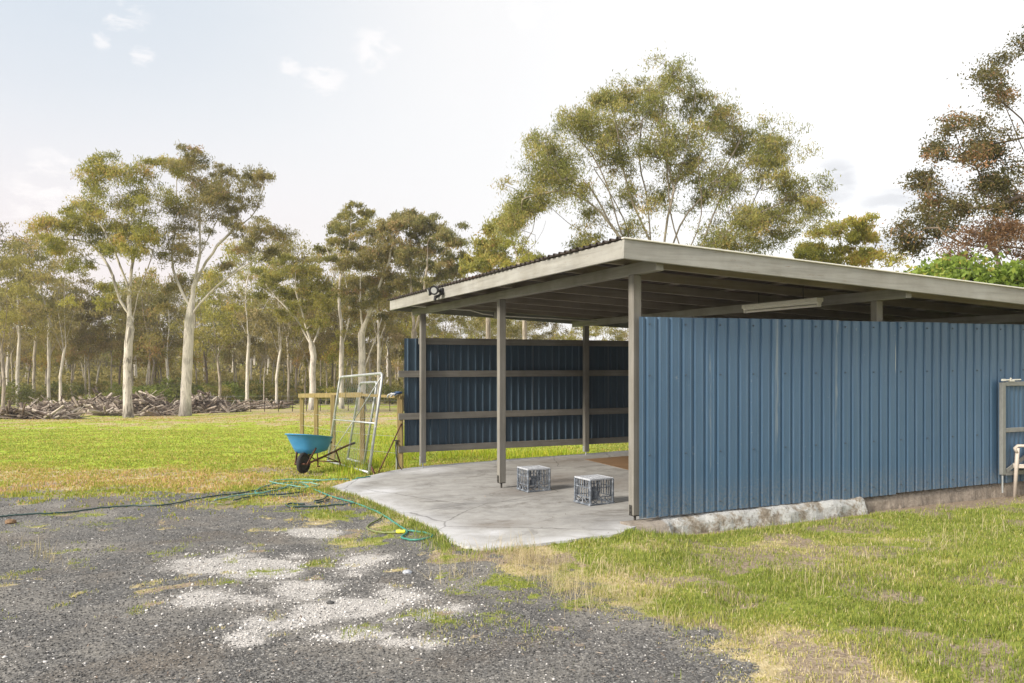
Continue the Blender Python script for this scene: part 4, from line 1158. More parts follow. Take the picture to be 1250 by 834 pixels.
C_limbs = [[(535, 1200), (532, 1050), (528, 930), (520, 830)], [(520, 830), (508, 640), (490, 480), (470, 370), (482, 220), (500, 120)], [(522, 850), (540, 700), (548, 590), (572, 470), (600, 350), (625, 200)], [(522, 840), (560, 690), (600, 580), (665, 500), (740, 400), (800, 280)],
    [(526, 900), (470, 760), (385, 610), (310, 535), (220, 500), (90, 530)], [(470, 760), (405, 610), (350, 450), (260, 330), (180, 290)], [(530, 880), (620, 760), (665, 650), (720, 500), (790, 420), (860, 330)], [(620, 760), (700, 650), (810, 575), (920, 520), (1000, 485)], [(508, 640), (440, 500), (400, 330), (370, 190)], [(572, 470), (560, 330), (580, 120)], [(385, 610), (300, 470), (230, 420)], [(522, 850), (450, 700), (425, 560), (330, 400)], [(526, 900), (600, 720), (655, 560), (640, 400), (690, 240)], [(620, 760), (760, 640), (860, 480), (900, 400)], [(470, 760), (350, 640), (250, 570), (150, 480)], [(530, 880), (590, 700), (560, 560), (540, 400)]]
C_cl = [(478, 100, 70, 30), (580, 105, 70, 28), (400, 140, 52, 34), (655, 150, 38, 34), (345, 165, 24, 24), (500, 190, 60, 30), (250, 235, 52, 32), (160, 285, 44, 38), (200, 345, 52, 40), (125, 470, 44, 30), (58, 535, 26, 26, .8), (90, 510, 32, 24), (230, 425, 60, 42), (300, 265, 52, 44), (390, 235, 60, 46), (375, 340, 46, 36), (500, 320, 54, 36), (600, 255, 54, 42), (715, 215, 44, 34), (740, 185, 26, 14), (800, 255, 52, 32), (880, 275, 42, 24), (920, 315, 20, 20), (850, 345, 52, 38), (760, 395, 60, 42), (680, 430, 42, 30, .7), (885, 430, 42, 34), (960, 455, 44, 28), (1005, 485, 20, 22), (860, 500, 50, 30, .8), (770, 540, 50, 34, .8), (650, 330, 44, 34), (560, 420, 34, 26, .6), (440, 440, 30, 26, .5), (440, 550, 26, 30, .45), (300, 590, 40, 20, .7), (850, 600, 60, 28, .8), (950, 560, 30, 18, .6), (640, 610, 44, 24, .7), (720, 610, 50, 26, .8), (160, 400, 34, 26, .8), (330, 480, 34, 24, .5)]
hero('gum_tree', 'broad spreading gum with many upright limbs rising behind the carport roof', (803, 513), 38, C_limbs, C_cl, 2.604, (600, 50), 45, rbase=.25, den=1.6, fill=6.5, dz=-.75, tint=.40, thick=.30, per=23, L=.17, W=.036, rtip=.0040, subr=.74, bark='bark_forest', leaf='leaf_gumgreen')
H_limbs = [[(640, 1080), (636, 950), (630, 820), (610, 700)], [(610, 700), (560, 600), (490, 520), (420, 470), (330, 410), (240, 390)], [(600, 680), (500, 700), (380, 690), (240, 700), (110, 660)], [(560, 600), (540, 450), (520, 330), (470, 250), (400, 210), (335, 200)], [(540, 450), (500, 300), (495, 200), (470, 130), (440, 80)], [(490, 520), (370, 560), (260, 560), (190, 540)], [(520, 330), (420, 340), (330, 330), (270, 330)], [(636, 900), (700, 700), (760, 500), (740, 300)]]
H_cl = [(240, 300, 14, 10, .7), (280, 345, 24, 18, .8), (240, 385, 26, 14, .7), (300, 420, 44, 34), (400, 360, 60, 36, 1.3), (460, 400, 46, 50, 1.3), (205, 440, 16, 10, .7), (235, 470, 34, 18, .8), (195, 530, 34, 26), (235, 590, 38, 26, 1.2), (330, 490, 48, 40), (400, 480, 44, 40), (180, 600, 20, 20), (88, 650, 22, 22), (105, 680, 20, 10), (150, 645, 20, 14), (430, 560, 50, 40, 1.3), (470, 620, 44, 40, 1.2), (330, 195, 16, 18, .8), (346, 150, 8, 6, .6), (405, 215, 18, 12, .7), (440, 80, 20, 20, .8), (462, 62, 10, 12, .7), (375, 290, 18, 8, .6), (490, 180, 26, 30, .6), (600, 400, 80, 80, .8), (640, 560, 80, 70, .8), (700, 300, 80, 60, .8), (520, 500, 50, 60), (215, 340, 10, 8, .5), (150, 690, 16, 8, .5), (330, 590, 40, 30, .7)]
hero('dark_tree', 'dark leafed tree with rusty dead twigs at the right edge, behind the carport', (1306, 492), 27, H_limbs, H_cl, 2.605, (1060, 40), 57, rbase=.24, per=36, L=.105, W=.045, rtip=.0028, bark='bark_brown', leaf='leaf_dark', tint=.42, tintvar=.24, hang=.2, den=.85, thick=.2, fill=.2, dz=0, subr=.7)
K_limbs = [[(430, 900), (430, 820), (425, 740)], [(425, 740), (400, 680), (360, 640), (310, 610)], [(425, 740), (440, 660), (450, 590)], [(430, 800), (480, 700), (540, 620)]]
K_cl = [(340, 620, 44, 30), (400, 640, 50, 36), (310, 690, 40, 30, .8), (440, 590, 40, 34), (480, 660, 50, 40), (370, 700, 50, 30), (560, 640, 60, 50)]
hero('dry_shrub_tree', 'rusty brown half dead bush below the dark tree at the right edge', (1225, 480), 24, K_limbs, K_cl, 2.605, (1060, 40), 61, dz=-.25, rbase=.12, per=20, L=.11, W=.035, rtip=.008, bark='bark_brown', leaf='leaf_rust', tint=.5, hang=.1, den=1.1, thick=.12, fill=.3)
V_limbs = [[(440, 1130), (430, 960), (410, 860)], [(410, 860), (340, 790), (270, 760), (180, 768)], [(410, 860), (400, 790), (390, 740)], [(430, 880), (520, 800), (640, 760)]]
V_cl = [(165, 768, 14, 8, .8), (200, 768, 20, 14), (240, 745, 30, 22), (290, 750, 34, 26), (310, 725, 24, 14), (340, 760, 44, 26), (400, 775, 44, 28), (440, 765, 40, 20), (480, 750, 34, 20), (560, 780, 60, 40), (640, 770, 60, 40), (300, 800, 80, 30), (430, 820, 90, 30)]
hero('leafy_vine_tree', 'bright lime green broad leafed tree peeping over the carport roof at the right', (1228, 545), 18.5, V_limbs, V_cl, 2.605, (1060, 40), 63, rbase=.09, per=30, L=.12, W=.095, rtip=.007, bark='bark_brown', leaf='leaf_lime', tint=.45, tintvar=.2, hang=.1, den=1.1, thick=.06, subr=.7, fill=.1, dz=-.28)
J_limbs = [[(1150, 1180), (1145, 1000), (1140, 850), (1135, 740)], [(1135, 740), (1100, 680), (1060, 640)], [(1135, 740), (1150, 660), (1140, 590)], [(1135, 740), (1190, 690), (1215, 650)]]
J_cl = [(1090, 580, 40, 24), (1140, 575, 34, 20), (1180, 610, 36, 26), (1060, 620, 40, 26), (1220, 660, 28, 24), (1130, 640, 50, 30, .7), (1000, 670, 44, 24), (1160, 690, 40, 20), (960, 690, 30, 16), (1080, 690, 50, 24)]
hero('gum_tree', 'small olive gum seen over the carport roof, right of the broad gum', (1066, 508), 44, J_limbs, J_cl, 2.604, (600, 50), 67, rbase=.15, per=36, L=.20, W=.06, rtip=.005, bark='bark_forest', leaf='leaf_gum', tint=.55, den=1.1, fill=.6)

# mid-distance gums between the paddock pair and the carport, sheet scale 3.208, origin (280,220)
sc8 = dict(per=26, rtip=.0035, bark='bark_white', leaf='leaf_gum')
D_l = [[(326, 880), (326, 760), (330, 690), (322, 640)], [(326, 660), (290, 590), (240, 520), (190, 470), (130, 400)], [(322, 640), (300, 540), (280, 440), (290, 340)], [(325, 650), (350, 560), (360, 470), (370, 400)], [(330, 700), (380, 660), (420, 630)]]
D_c = [(120, 385, 34, 16, .8), (180, 360, 34, 22), (150, 440, 24, 12, .6), (230, 350, 34, 26), (250, 300, 26, 14), (290, 320, 34, 24), (330, 350, 40, 30), (300, 400, 44, 34), (230, 430, 36, 30), (370, 390, 36, 34), (200, 500, 26, 22, .7), (270, 480, 34, 26), (340, 460, 44, 36), (390, 460, 34, 34), (360, 540, 44, 34, .8), (290, 560, 34, 24, .6)]
hero('gum_tree', 'forked gum with leaning limbs standing left of the wire gates, front of the belt', (381, 498), 62, D_l, D_c, 3.208, (280, 220), 71, rbase=.25, L=.22, W=.06, **sc8)
E_l = [[(440, 880), (438, 760), (440, 650), (436, 560)], [(436, 560), (430, 460), (440, 350), (470, 250), (480, 130)], [(440, 650), (465, 560), (460, 420), (420, 280)], [(440, 460), (400, 330), (380, 260)]]
E_c = [(400, 140, 20, 12, .8), (440, 110, 24, 20), (490, 95, 34, 16), (530, 110, 26, 22), (480, 150, 40, 24), (430, 180, 36, 18), (520, 180, 34, 30), (360, 240, 28, 16, .9), (400, 225, 30, 16), (450, 240, 40, 26), (510, 250, 40, 30), (420, 300, 30, 20, .8), (470, 330, 40, 30), (520, 370, 40, 34), (440, 400, 34, 34)]
hero('gum_tree', 'tall slim gum with a tufted open crown, rising above the left leaning wire gate', (417, 496), 66, E_l, E_c, 3.208, (280, 220), 73, rbase=.20, L=.22, W=.062, **sc8)
F_l = [[(522, 880), (520, 760), (518, 640), (520, 540)], [(520, 540), (515, 430), (530, 320), (560, 220)], [(520, 600), (560, 500), (600, 400), (640, 300), (650, 170)], [(525, 740), (560, 660), (590, 590), (600, 520)], [(520, 480), (490, 400), (480, 330)]]
F_c = [(560, 200, 36, 30), (600, 150, 40, 26), (640, 190, 40, 36), (610, 250, 44, 34), (550, 280, 40, 34), (500, 330, 36, 34), (640, 290, 40, 34), (580, 350, 50, 36), (520, 400, 40, 36), (640, 380, 40, 36), (470, 420, 36, 36, .8), (600, 440, 46, 34), (540, 480, 40, 30, .7), (660, 470, 36, 30, .8), (490, 500, 30, 30, .7), (620, 520, 34, 24, .7)]
hero('gum_tree', 'bushy olive gum with a thick pale trunk directly behind the wire gates', (442, 497), 60, F_l, F_c, 3.208, (280, 220), 79, rbase=.30, L=.22, W=.062, tint=.5, **sc8)
G_l = [[(730, 880), (728, 760), (725, 640), (720, 540)], [(720, 540), (710, 430), (700, 320), (700, 200), (690, 130)], [(725, 600), (760, 480), (780, 350), (790, 230)], [(780, 350), (840, 280), (880, 240)], [(720, 500), (680, 400), (660, 330)]]
G_c = [(650, 120, 30, 18), (700, 105, 36, 18), (680, 150, 40, 26), (740, 140, 40, 24), (800, 150, 36, 26), (820, 190, 32, 30), (760, 200, 44, 30), (700, 220, 44, 34), (780, 260, 44, 34), (850, 220, 24, 20, .8), (890, 240, 26, 20, .9), (850, 290, 34, 24), (700, 300, 40, 34), (760, 330, 44, 34), (830, 350, 40, 26), (890, 330, 26, 18, .8), (700, 390, 36, 30), (770, 410, 40, 26, .8), (920, 290, 14, 12, .6)]
hero('gum_tree', 'tall green gum with a rounded top just left of the carport roof corner', (507, 497), 58, G_l, G_c, 3.208, (280, 220), 83, rbase=.22, L=.21, W=.062, tint=.42, per=32, rtip=.006, bark='bark_forest', leaf='leaf_gumgreen')
I_l = [[(1010, 880), (1012, 700), (1015, 520), (1010, 380)], [(1010, 420), (980, 330), (960, 270)], [(1012, 400), (1030, 280), (1020, 190)]]
I_c = [(1020, 190, 16, 20, .9), (1000, 230, 24, 18), (1040, 240, 20, 20), (980, 270, 30, 20), (950, 300, 24, 16), (1010, 300, 34, 24), (1070, 290, 24, 20), (960, 340, 30, 14), (1100, 320, 26, 16)]
hero('gum_tree', 'small yellowish gum peeping over the low edge of the carport roof', (596, 500), 50, I_l, I_c, 3.208, (280, 220), 87, rbase=.17, L=.22, W=.07, tint=.6, **{**sc8, 'bark': 'bark_forest'})
N_l = [[(1160, 900), (1158, 700), (1155, 480), (1150, 350)], [(1150, 350), (1110, 240), (1080, 150), (1090, 110)], [(1150, 330), (1160, 220), (1150, 110)], [(1155, 340), (1210, 240), (1240, 150)], [(1110, 240), (1070, 210)], [(1160, 250), (1190, 190), (1200, 130)]]
N_c = [(1090, 130, 30, 22), (1120, 110, 26, 22), (1080, 160, 14, 12, .7), (1150, 240, 14, 10, .5), (1170, 280, 34, 18, .8), (1120, 300, 30, 14, .7), (1210, 290, 28, 14, .6)]
hero('sparse_tree', 'thin half bare gum with twiggy limbs against the sky above the carport roof', (641, 502), 46, N_l, N_c, 3.208, (280, 220), 89, rbase=.16, L=.20, W=.05, tint=.5, **{**sc8, 'bark': 'bark_forest'})

# generic belt gums -------------------------------------------------------
def generic(name, loc, label, cat, group, seed, H, spread, lean, crown0, nclump, bark, leaf, rbase, tint, L=.30, W=.082, per=26, fork=True, crad=.95):
    rr = random.Random(seed); rg = np.random.default_rng(seed)
    top = (lean, rr.uniform(-.4, .4), H*.93); z1 = H*rr.uniform(.36, .5)
    mid = (lean*.3+rr.uniform(-.2, .2), rr.uniform(-.2, .2), z1)
    skel = [[(0, 0, -.1), (rr.uniform(-.1, .1), 0, z1*.5), mid], [mid, (lean*.7+rr.uniform(-.4, .4), rr.uniform(-.5, .5), H*.7), top]]
    for k in range(rr.randint(3, 5)):
        a = rr.uniform(0, 6.28); h0 = z1*rr.uniform(.72, 1.2); b0 = (mid[0]*h0/z1, mid[1]*h0/z1, min(h0, z1)); rd = spread*rr.uniform(.5, .95)
        z2 = H*rr.uniform(.62, .9)
        skel.append([b0, (b0[0]+math.cos(a)*rd*.45, b0[1]+math.sin(a)*rd*.45, (b0[2]+z2)*.52), (math.cos(a)*rd+lean, math.sin(a)*rd, z2)])
    cc, cr_ = [], []
    for k in range(int(nclump*.8)):
        f = rr.random()**.75; z = H*(crown0+(1-crown0)*f); w = spread*(.35+.9*math.sin(math.pi*min(.97, .15+.80*f))**.8)
        a = rr.uniform(0, 6.28); q = rr.random()**.5*w
        cc.append((lean*z/H+math.cos(a)*q, math.sin(a)*q, z)); cr_.append(crad*rr.uniform(.6, 1.15))
    return build_tree(name, loc, label, cat, group, skel, cc, cr_, per, L, W, rbase*.64, .005, bark, leaf, seed, tint=tint, tintvar=.15, sub=6, subr=.60, hmin=H*.25)
GR = 'gums in the belt of trees at the back of the paddock'
protos = []
HID = (0, 0, 0)
PK = [(101, 13.5, 2.6, .5, .42, 30, 'bark_white', 'leaf_forest', .20, .45), (102, 12.5, 3.1, -.6, .38, 34, 'bark_forest', 'leaf_forest', .22, .55), (103, 15, 2.7, .2, .48, 32, 'bark_belt', 'leaf_forest', .23, .40),
      (104, 11, 2.3, .8, .35, 24, 'bark_forest', 'leaf_gum', .14, .65), (105, 14, 3.5, -.3, .45, 38, 'bark_white', 'leaf_gum', .26, .45), (106, 10, 2.0, 0, .50, 18, 'bark_belt', 'leaf_forest', .13, .5),
      (107, 12.5, 2.8, .4, .34, 34, 'bark_brown', 'leaf_gumgreen', .18, .35), (108, 16, 2.6, -.5, .52, 28, 'bark_white', 'leaf_gum', .24, .5)]
rf = random.Random(5)
spots = []
# front row, by reference x and distance
front = [(4, 66, 1), (22, 72, 4), (42, 76, 2), (60, 74, 7), (74, 70, 0), (88, 78, 3), (108, 80, 5), (118, 84, 0), (146, 88, 6), (182, 74, 3), (186, 80, 1), (205, 78, 4), (252, 82, 6), (268, 72, 1), (302, 70, 4), (322, 76, 5), (338, 66, 0), (352, 80, 2), (362, 84, 1), (398, 78, 5), (416, 84, 7), (462, 74, 4), (476, 82, 2), (528, 70, 2), (552, 84, 0), (-25, 74, 2), (-70, 70, 4), (-120, 78, 0), (-180, 72, 6), (240, 92, 3)]
for px, Z, k in front: spots.append((px, Z, k, True))
for i in range(34):
    spots.append((rf.uniform(-10, 540), rf.uniform(76, 88), rf.choice([5, 5, 0, 3]), False))
for i in range(100):
    Z = rf.uniform(88, 150); px = rf.uniform(-420, 640); spots.append((px, Z, rf.randrange(8), False))
for i in range(22):
    spots.append((530+i*17+rf.uniform(-8, 8), rf.uniform(62, 84), rf.choice([0, 1, 3, 4, 2]), False))
for i in range(46):
    Z = rf.uniform(95, 150); px = rf.uniform(640, 1500); spots.append((px, Z, rf.randrange(8), False))
ordn = ['first', 'second', 'third', 'fourth', 'fifth', 'sixth', 'seventh', 'eighth', 'ninth', 'tenth', 'eleventh', 'twelfth', 'thirteenth', 'fourteenth', 'fifteenth', 'sixteenth', 'seventeenth', 'eighteenth', 'nineteenth', 'twentieth', 'twenty first', 'twenty second', 'twenty third', 'twenty fourth', 'twenty fifth', 'twenty sixth']
vis = sorted([s for s in spots if s[3] and s[0] > 0], key=lambda s: s[0])
kindlab = ['slim white trunked gum', 'wide crowned grey trunked gum', 'tall straight white trunked gum', 'small leaning pale leafed gum', 'spreading white trunked gum', 'short thin white trunked gum', 'dark trunked green bushy tree', 'very tall thin white trunked gum']
made = {}
for sp in spots:
    px, Z, k, fr = sp; x = (px-625)/1000*Z; z = gh(x, Z)
    if k not in made:
        sd, H, spd, ln, c0, nc, bk, lf, rb, ti = PK[k]
        o = generic('belt_gum' if k != 6 else 'bushy_tree', (x, Z, z), 'x', 'tree', GR, sd, H, spd, ln, c0, nc, bk, lf, rb, ti)
        made[k] = o; note_kids(o)
        o.rotation_euler = (0, 0, 0)
    else:
        o = copy_tree(made[k]); o.location = (x, Z, z); o.rotation_euler = (0, 0, rf.uniform(0, 6.28))
        s = rf.uniform(.80, 1.08)*(1.0 if px < 640 and (px < 530 or Z > 86) else .68 if Z < 86 and not fr else .75); o.scale = (s, s, s*rf.uniform(.92, 1.08))
    if fr and px > 0: lab = '%s in the belt front row, %s from the left' % (kindlab[k], ordn[vis.index(sp)])
    elif px < -5: lab = '%s beyond the left edge of the paddock view' % kindlab[k]
    elif px < 150: lab = '%s deep in the belt left of the paddock pair' % kindlab[k]
    elif px < 360: lab = '%s deep in the belt behind the paddock pair' % kindlab[k]
    elif px < 640: lab = '%s deep in the belt behind gates and carport' % kindlab[k]
    else: lab = '%s far behind the carport' % kindlab[k]
    o['label'] = lab

# shrubs at the foot of the belt and behind the carport
def shrub(loc, label, seed, H, R, leaf, L=.2, W=.09, per=30):
    rr = random.Random(seed); cc = []; cr_ = []
    skel = [[(0, 0, -.05), (.05, 0, H*.3)]]
    for k in range(5):
        a = k*1.26; skel.append([(.02, 0, H*.1), (math.cos(a)*R*.5, math.sin(a)*R*.5, H*.6)])
    for k in range(16):
        a = rr.uniform(0, 6.28); q = rr.random()**.5*R; cc.append((math.cos(a)*q, math.sin(a)*q, H*rr.uniform(.3, .95)*(1-.3*q/R))); cr_.append(H*.22*rr.uniform(.7, 1.2))
    return build_tree('bush', loc, label, 'bush', 'bushes along the foot of the tree belt', skel, cc, cr_, per, L, W, .05, .010, 'bark_brown', leaf, seed, tint=.5, sub=3, subr=.7, hang=.1)
sproto = []
bsp = [(178, 70), (190, 76), (258, 74), (275, 77), (240, 80), (330, 80), (15, 80), (55, 86), (95, 82), (130, 78), (300, 84), (385, 86), (410, 80), (450, 88), (480, 84), (350, 88), (215, 84), (640, 36), (682, 31), (700, 33), (745, 30), (660, 60), (720, 58), (540, 76), (570, 70), (600, 66), (-40, 80), (-90, 78), (800, 50), (850, 48), (1180, 30), (1230, 26), (1290, 26)]
for i in range(26): bsp.append((rf.uniform(-60, 620), rf.uniform(72, 84)))
for i in range(40): bsp.append((rf.uniform(-300, 640), rf.uniform(86, 120)))
for i, (px, Z) in enumerate(bsp):
    x = (px-625)/1000*Z; z = gh(x, Z); near = Z < 62
    where = ('behind the carport' if px > 500 else 'behind the wire gates' if px > 360 else 'right of the paddock gum pair' if px > 235 else 'between the paddock gum trunks' if px > 160 else 'left of the paddock gum pair' if px > 0 else 'beyond the left edge')
    lab = 'low %s bush at the foot of the belt, %s' % (['olive', 'dark green', 'pale green'][i % 3], where)
    if near: lab = 'leafy %s bush close behind the carport' % (['olive', 'dark green', 'pale green'][i % 3])
    if len(sproto) < 3:
        o = shrub((x, Z, z), lab, 300+i, 2.1, 1.7, ['leaf_shrub', 'leaf_shrub', 'leaf_gumgreen'][i]); sproto.append(o); note_kids(o)
    else:
        o = copy_tree(sproto[i % 3]); o.location = (x, Z, z); o.rotation_euler = (0, 0, rf.uniform(0, 6.28)); s = rf.uniform(.7, 1.35); o.scale = (s*1.15, s, s)
        if Z < 62 and px < 800: o.scale = (1.15, 1.15, 1.35)
        o['label'] = lab
    
# far-off wood closing the view behind the belt
def far_wood():
    rg = np.random.default_rng(9); N = 5200
    px = rg.uniform(-900, 1900, N); Z = rg.uniform(140, 185, N); x = (px-625)/1000*Z
    top = 5.0+6*fbm(px, px*0, .012, 3, 4)+rg.normal(size=N)*.6
    top = np.where(px > 560, top*.62+1.2, top)
    z = EYE-4.6+rg.random(N)**1.1*top
    c = np.stack([x, Z, z], 1)
    v, f, t = leaves(c, 1.9, 26, 1.0, .5, np.clip(.35+rg.normal(size=N)*.2, 0, 1), rg, .2, .7)
    o = np_mesh('far_wood', v, f, 'leaf_forest', {'tint': t})
    tag(o, 'olive mass of distant bushland closing the view behind the belt of gums', 'woodland', kind='stuff')
far_wood()
# undergrowth through the belt
def under():
    rg = np.random.default_rng(19); N = 5200
    px = rg.uniform(-700, 1200, N); Z = rg.uniform(82, 140, N); x = (px-625)/1000*Z
    z = ground_h(x, Z)+rg.random(N)*3.6*(.1+fbm(x, Z, .13, 3, 8)**1.5*1.9)
    v, f, t = leaves(np.stack([x, Z, z], 1), 1.1, 20, .6, .22, np.clip(.5+rg.normal(size=N)*.22, 0, 1), rg, -.3, .6)
    o = np_mesh('undergrowth', v, f, 'leaf_forest', {'tint': t})
    tag(o, 'brownish scrubby undergrowth among the trunks of the tree belt', 'undergrowth', kind='stuff')
under()

# brush piles of cleared timber in front of the belt
def brush(name, label, px0, px1, Z, hmax, n, seed):
    r = random.Random(seed); m = MB(); tints = []
    x0, x1 = (px0-625)/1000*Z, (px1-625)/1000*Z
    for i in range(n):
        f = r.random(); x = x0+(x1-x0)*f; y = Z+r.uniform(-1.6, 1.6)
        hh = hmax*(.45+.55*math.sin(f*9+seed))*min(1, 6*min(f, 1-f)+.25); z = gh(x, y)+r.random()**1.5*abs(hh)+.05
        L = r.uniform(.4, 2.6); a = r.gauss(0, 1.0); el = r.gauss(0, .38); rr_ = r.choice([.012, .018, .025, .035, .05, .10])
        d = Vector((math.cos(a)*math.cos(el), math.sin(a)*math.cos(el), math.sin(el))); c = Vector((x, y, z)); kx = Vector((0, 0, r.uniform(-.12, .12)*L))
        pts = [c-d*L/2, c+kx*.6, c+d*L/2]; k0 = len(m.v); m.tube(pts, [rr_, rr_*.85, rr_*.5], 5); tints += [r.random()]*(len(m.v)-k0)
    m.a['tint'] = tints
    c0 = ((x0+x1)/2, Z, gh((x0+x1)/2, Z))
    return tag(m.build(name, 'dead_wood', loc=c0), label, 'brush pile', 'heaps of cleared timber in the paddock')
brush('brush_pile', 'low heap of dead branches at the left edge of the paddock', -60, 84, 47, .6, 900, 1)
brush('brush_pile', 'long tangled heap of dead branches behind the left paddock gum', 70, 150, 58, 1.0, 800, 2)
brush('brush_pile', 'tangled heap of dead branches between the two paddock gums', 128, 222, 54, 1.15, 1300, 3)
brush('brush_pile', 'heap of grey dead branches just right of the white trunked paddock gum', 222, 288, 57, 1.05, 900, 4)
brush('brush_pile', 'sprawling heap of dead branches left of the leaning gates, far off', 300, 350, 66, .5, 120, 6)
# distant wire fence
def far_fence():
    px = list(range(255, 500, 17)); x0 = (px[0]-625)/1000*50
    r = empty('wire_fence', (x0, 50, gh(x0, 50)), 'thin distant wire fence with grey posts crossing the paddock behind the gates', 'fence')
    tops = []
    for i, p in enumerate(px):
        Z = 56+i*.3; x = (p-625)/1000*Z; z = gh(x, Z); m = MB(); m.tube([(x, Z, z-.1), (x+rf.uniform(-.04, .04), Z, z+1.0)], .028, 6); m.build('post', 'dead_wood', r); tops.append(Vector((x, Z, z)))
    for h in (.45, .8, 1.1):
        m = MB(); m.tube([t+Vector((0, -.06, h)) for t in tops], .006, 4, cap=False); m.build('wire', 'galvanised', r)
far_fence()

# ------------------------------------------------------------------ grass, stones
def blades(name, X, Y, H, W, tint, mat, lean=.45, seed=1, zoff=0.0):
    rg = np.random.default_rng(seed); N = len(X); Z = ground_h(X, Y)-.004+zoff
    a = rg.uniform(0, 2*np.pi, N); la = rg.uniform(0, 2*np.pi, N); le = np.abs(rg.normal(size=N))*lean
    dx, dy = np.cos(a)*W/2, np.sin(a)*W/2; lx, ly = np.cos(la)*le*H, np.sin(la)*le*H
    hz = H*np.sqrt(np.clip(1-np.minimum(le, .95)**2, .08, 1))
    v = np.empty((N, 5, 3))
    v[:, 0] = np.stack([X-dx, Y-dy, Z], 1); v[:, 1] = np.stack([X+dx, Y+dy, Z], 1)
    v[:, 2] = np.stack([X+dx*.75+lx*.35, Y+dy*.75+ly*.35, Z+hz*.6], 1); v[:, 3] = np.stack([X-dx*.75+lx*.35, Y-dy*.75+ly*.35, Z+hz*.6], 1)
    v[:, 4] = np.stack([X+lx, Y+ly, Z+hz], 1)
    b = np.arange(N)*5
    q = np.stack([b, b+1, b+2, b+3], 1); t = np.stack([b+3, b+2, b+4, b+4], 1)
    # triangles only (two per quad) keeps the arrays regular
    f = np.concatenate([np.stack([b, b+1, b+2], 1), np.stack([b, b+2, b+3], 1), np.stack([b+3, b+2, b+4], 1)])
    o = np_mesh(name, v.reshape(-1, 3), f, mat, {'tint': np.repeat(np.clip(tint, 0, 1), 5)})
    return o
def scatter(N, box, dens, seed, p=1.4, z0=3.2):
    """random points, thinned with distance"""
    rg = np.random.default_rng(seed); x0, x1, y0, y1 = box
    # sample Y with density ~ 1/Y^p
    u = rg.random(N); a = 1-p
    Y = ((y0**a)+(u*((y1**a)-(y0**a))))**(1/a) if abs(a) > 1e-6 else y0*(y1/y0)**u
    X = rg.uniform(-1, 1, N)*(Y*.78+.6); keep = (X > x0) & (X < x1)
    X, Y = X[keep], Y[keep]
    k = rg.random(len(X)) < dens(X, Y); return X[k], Y[k], rg
def outside(X, Y, m=.0): 
    ss = (X-O0[0])*D1[0]+(Y-O0[1])*D1[1]; tt = (X-O0[0])*D2[0]+(Y-O0[1])*D2[1]
    foot = (ss > -.30) & (ss < .2) & (tt > -.2)
    return (sdf(slab_poly, X, Y) < -m) & ~foot
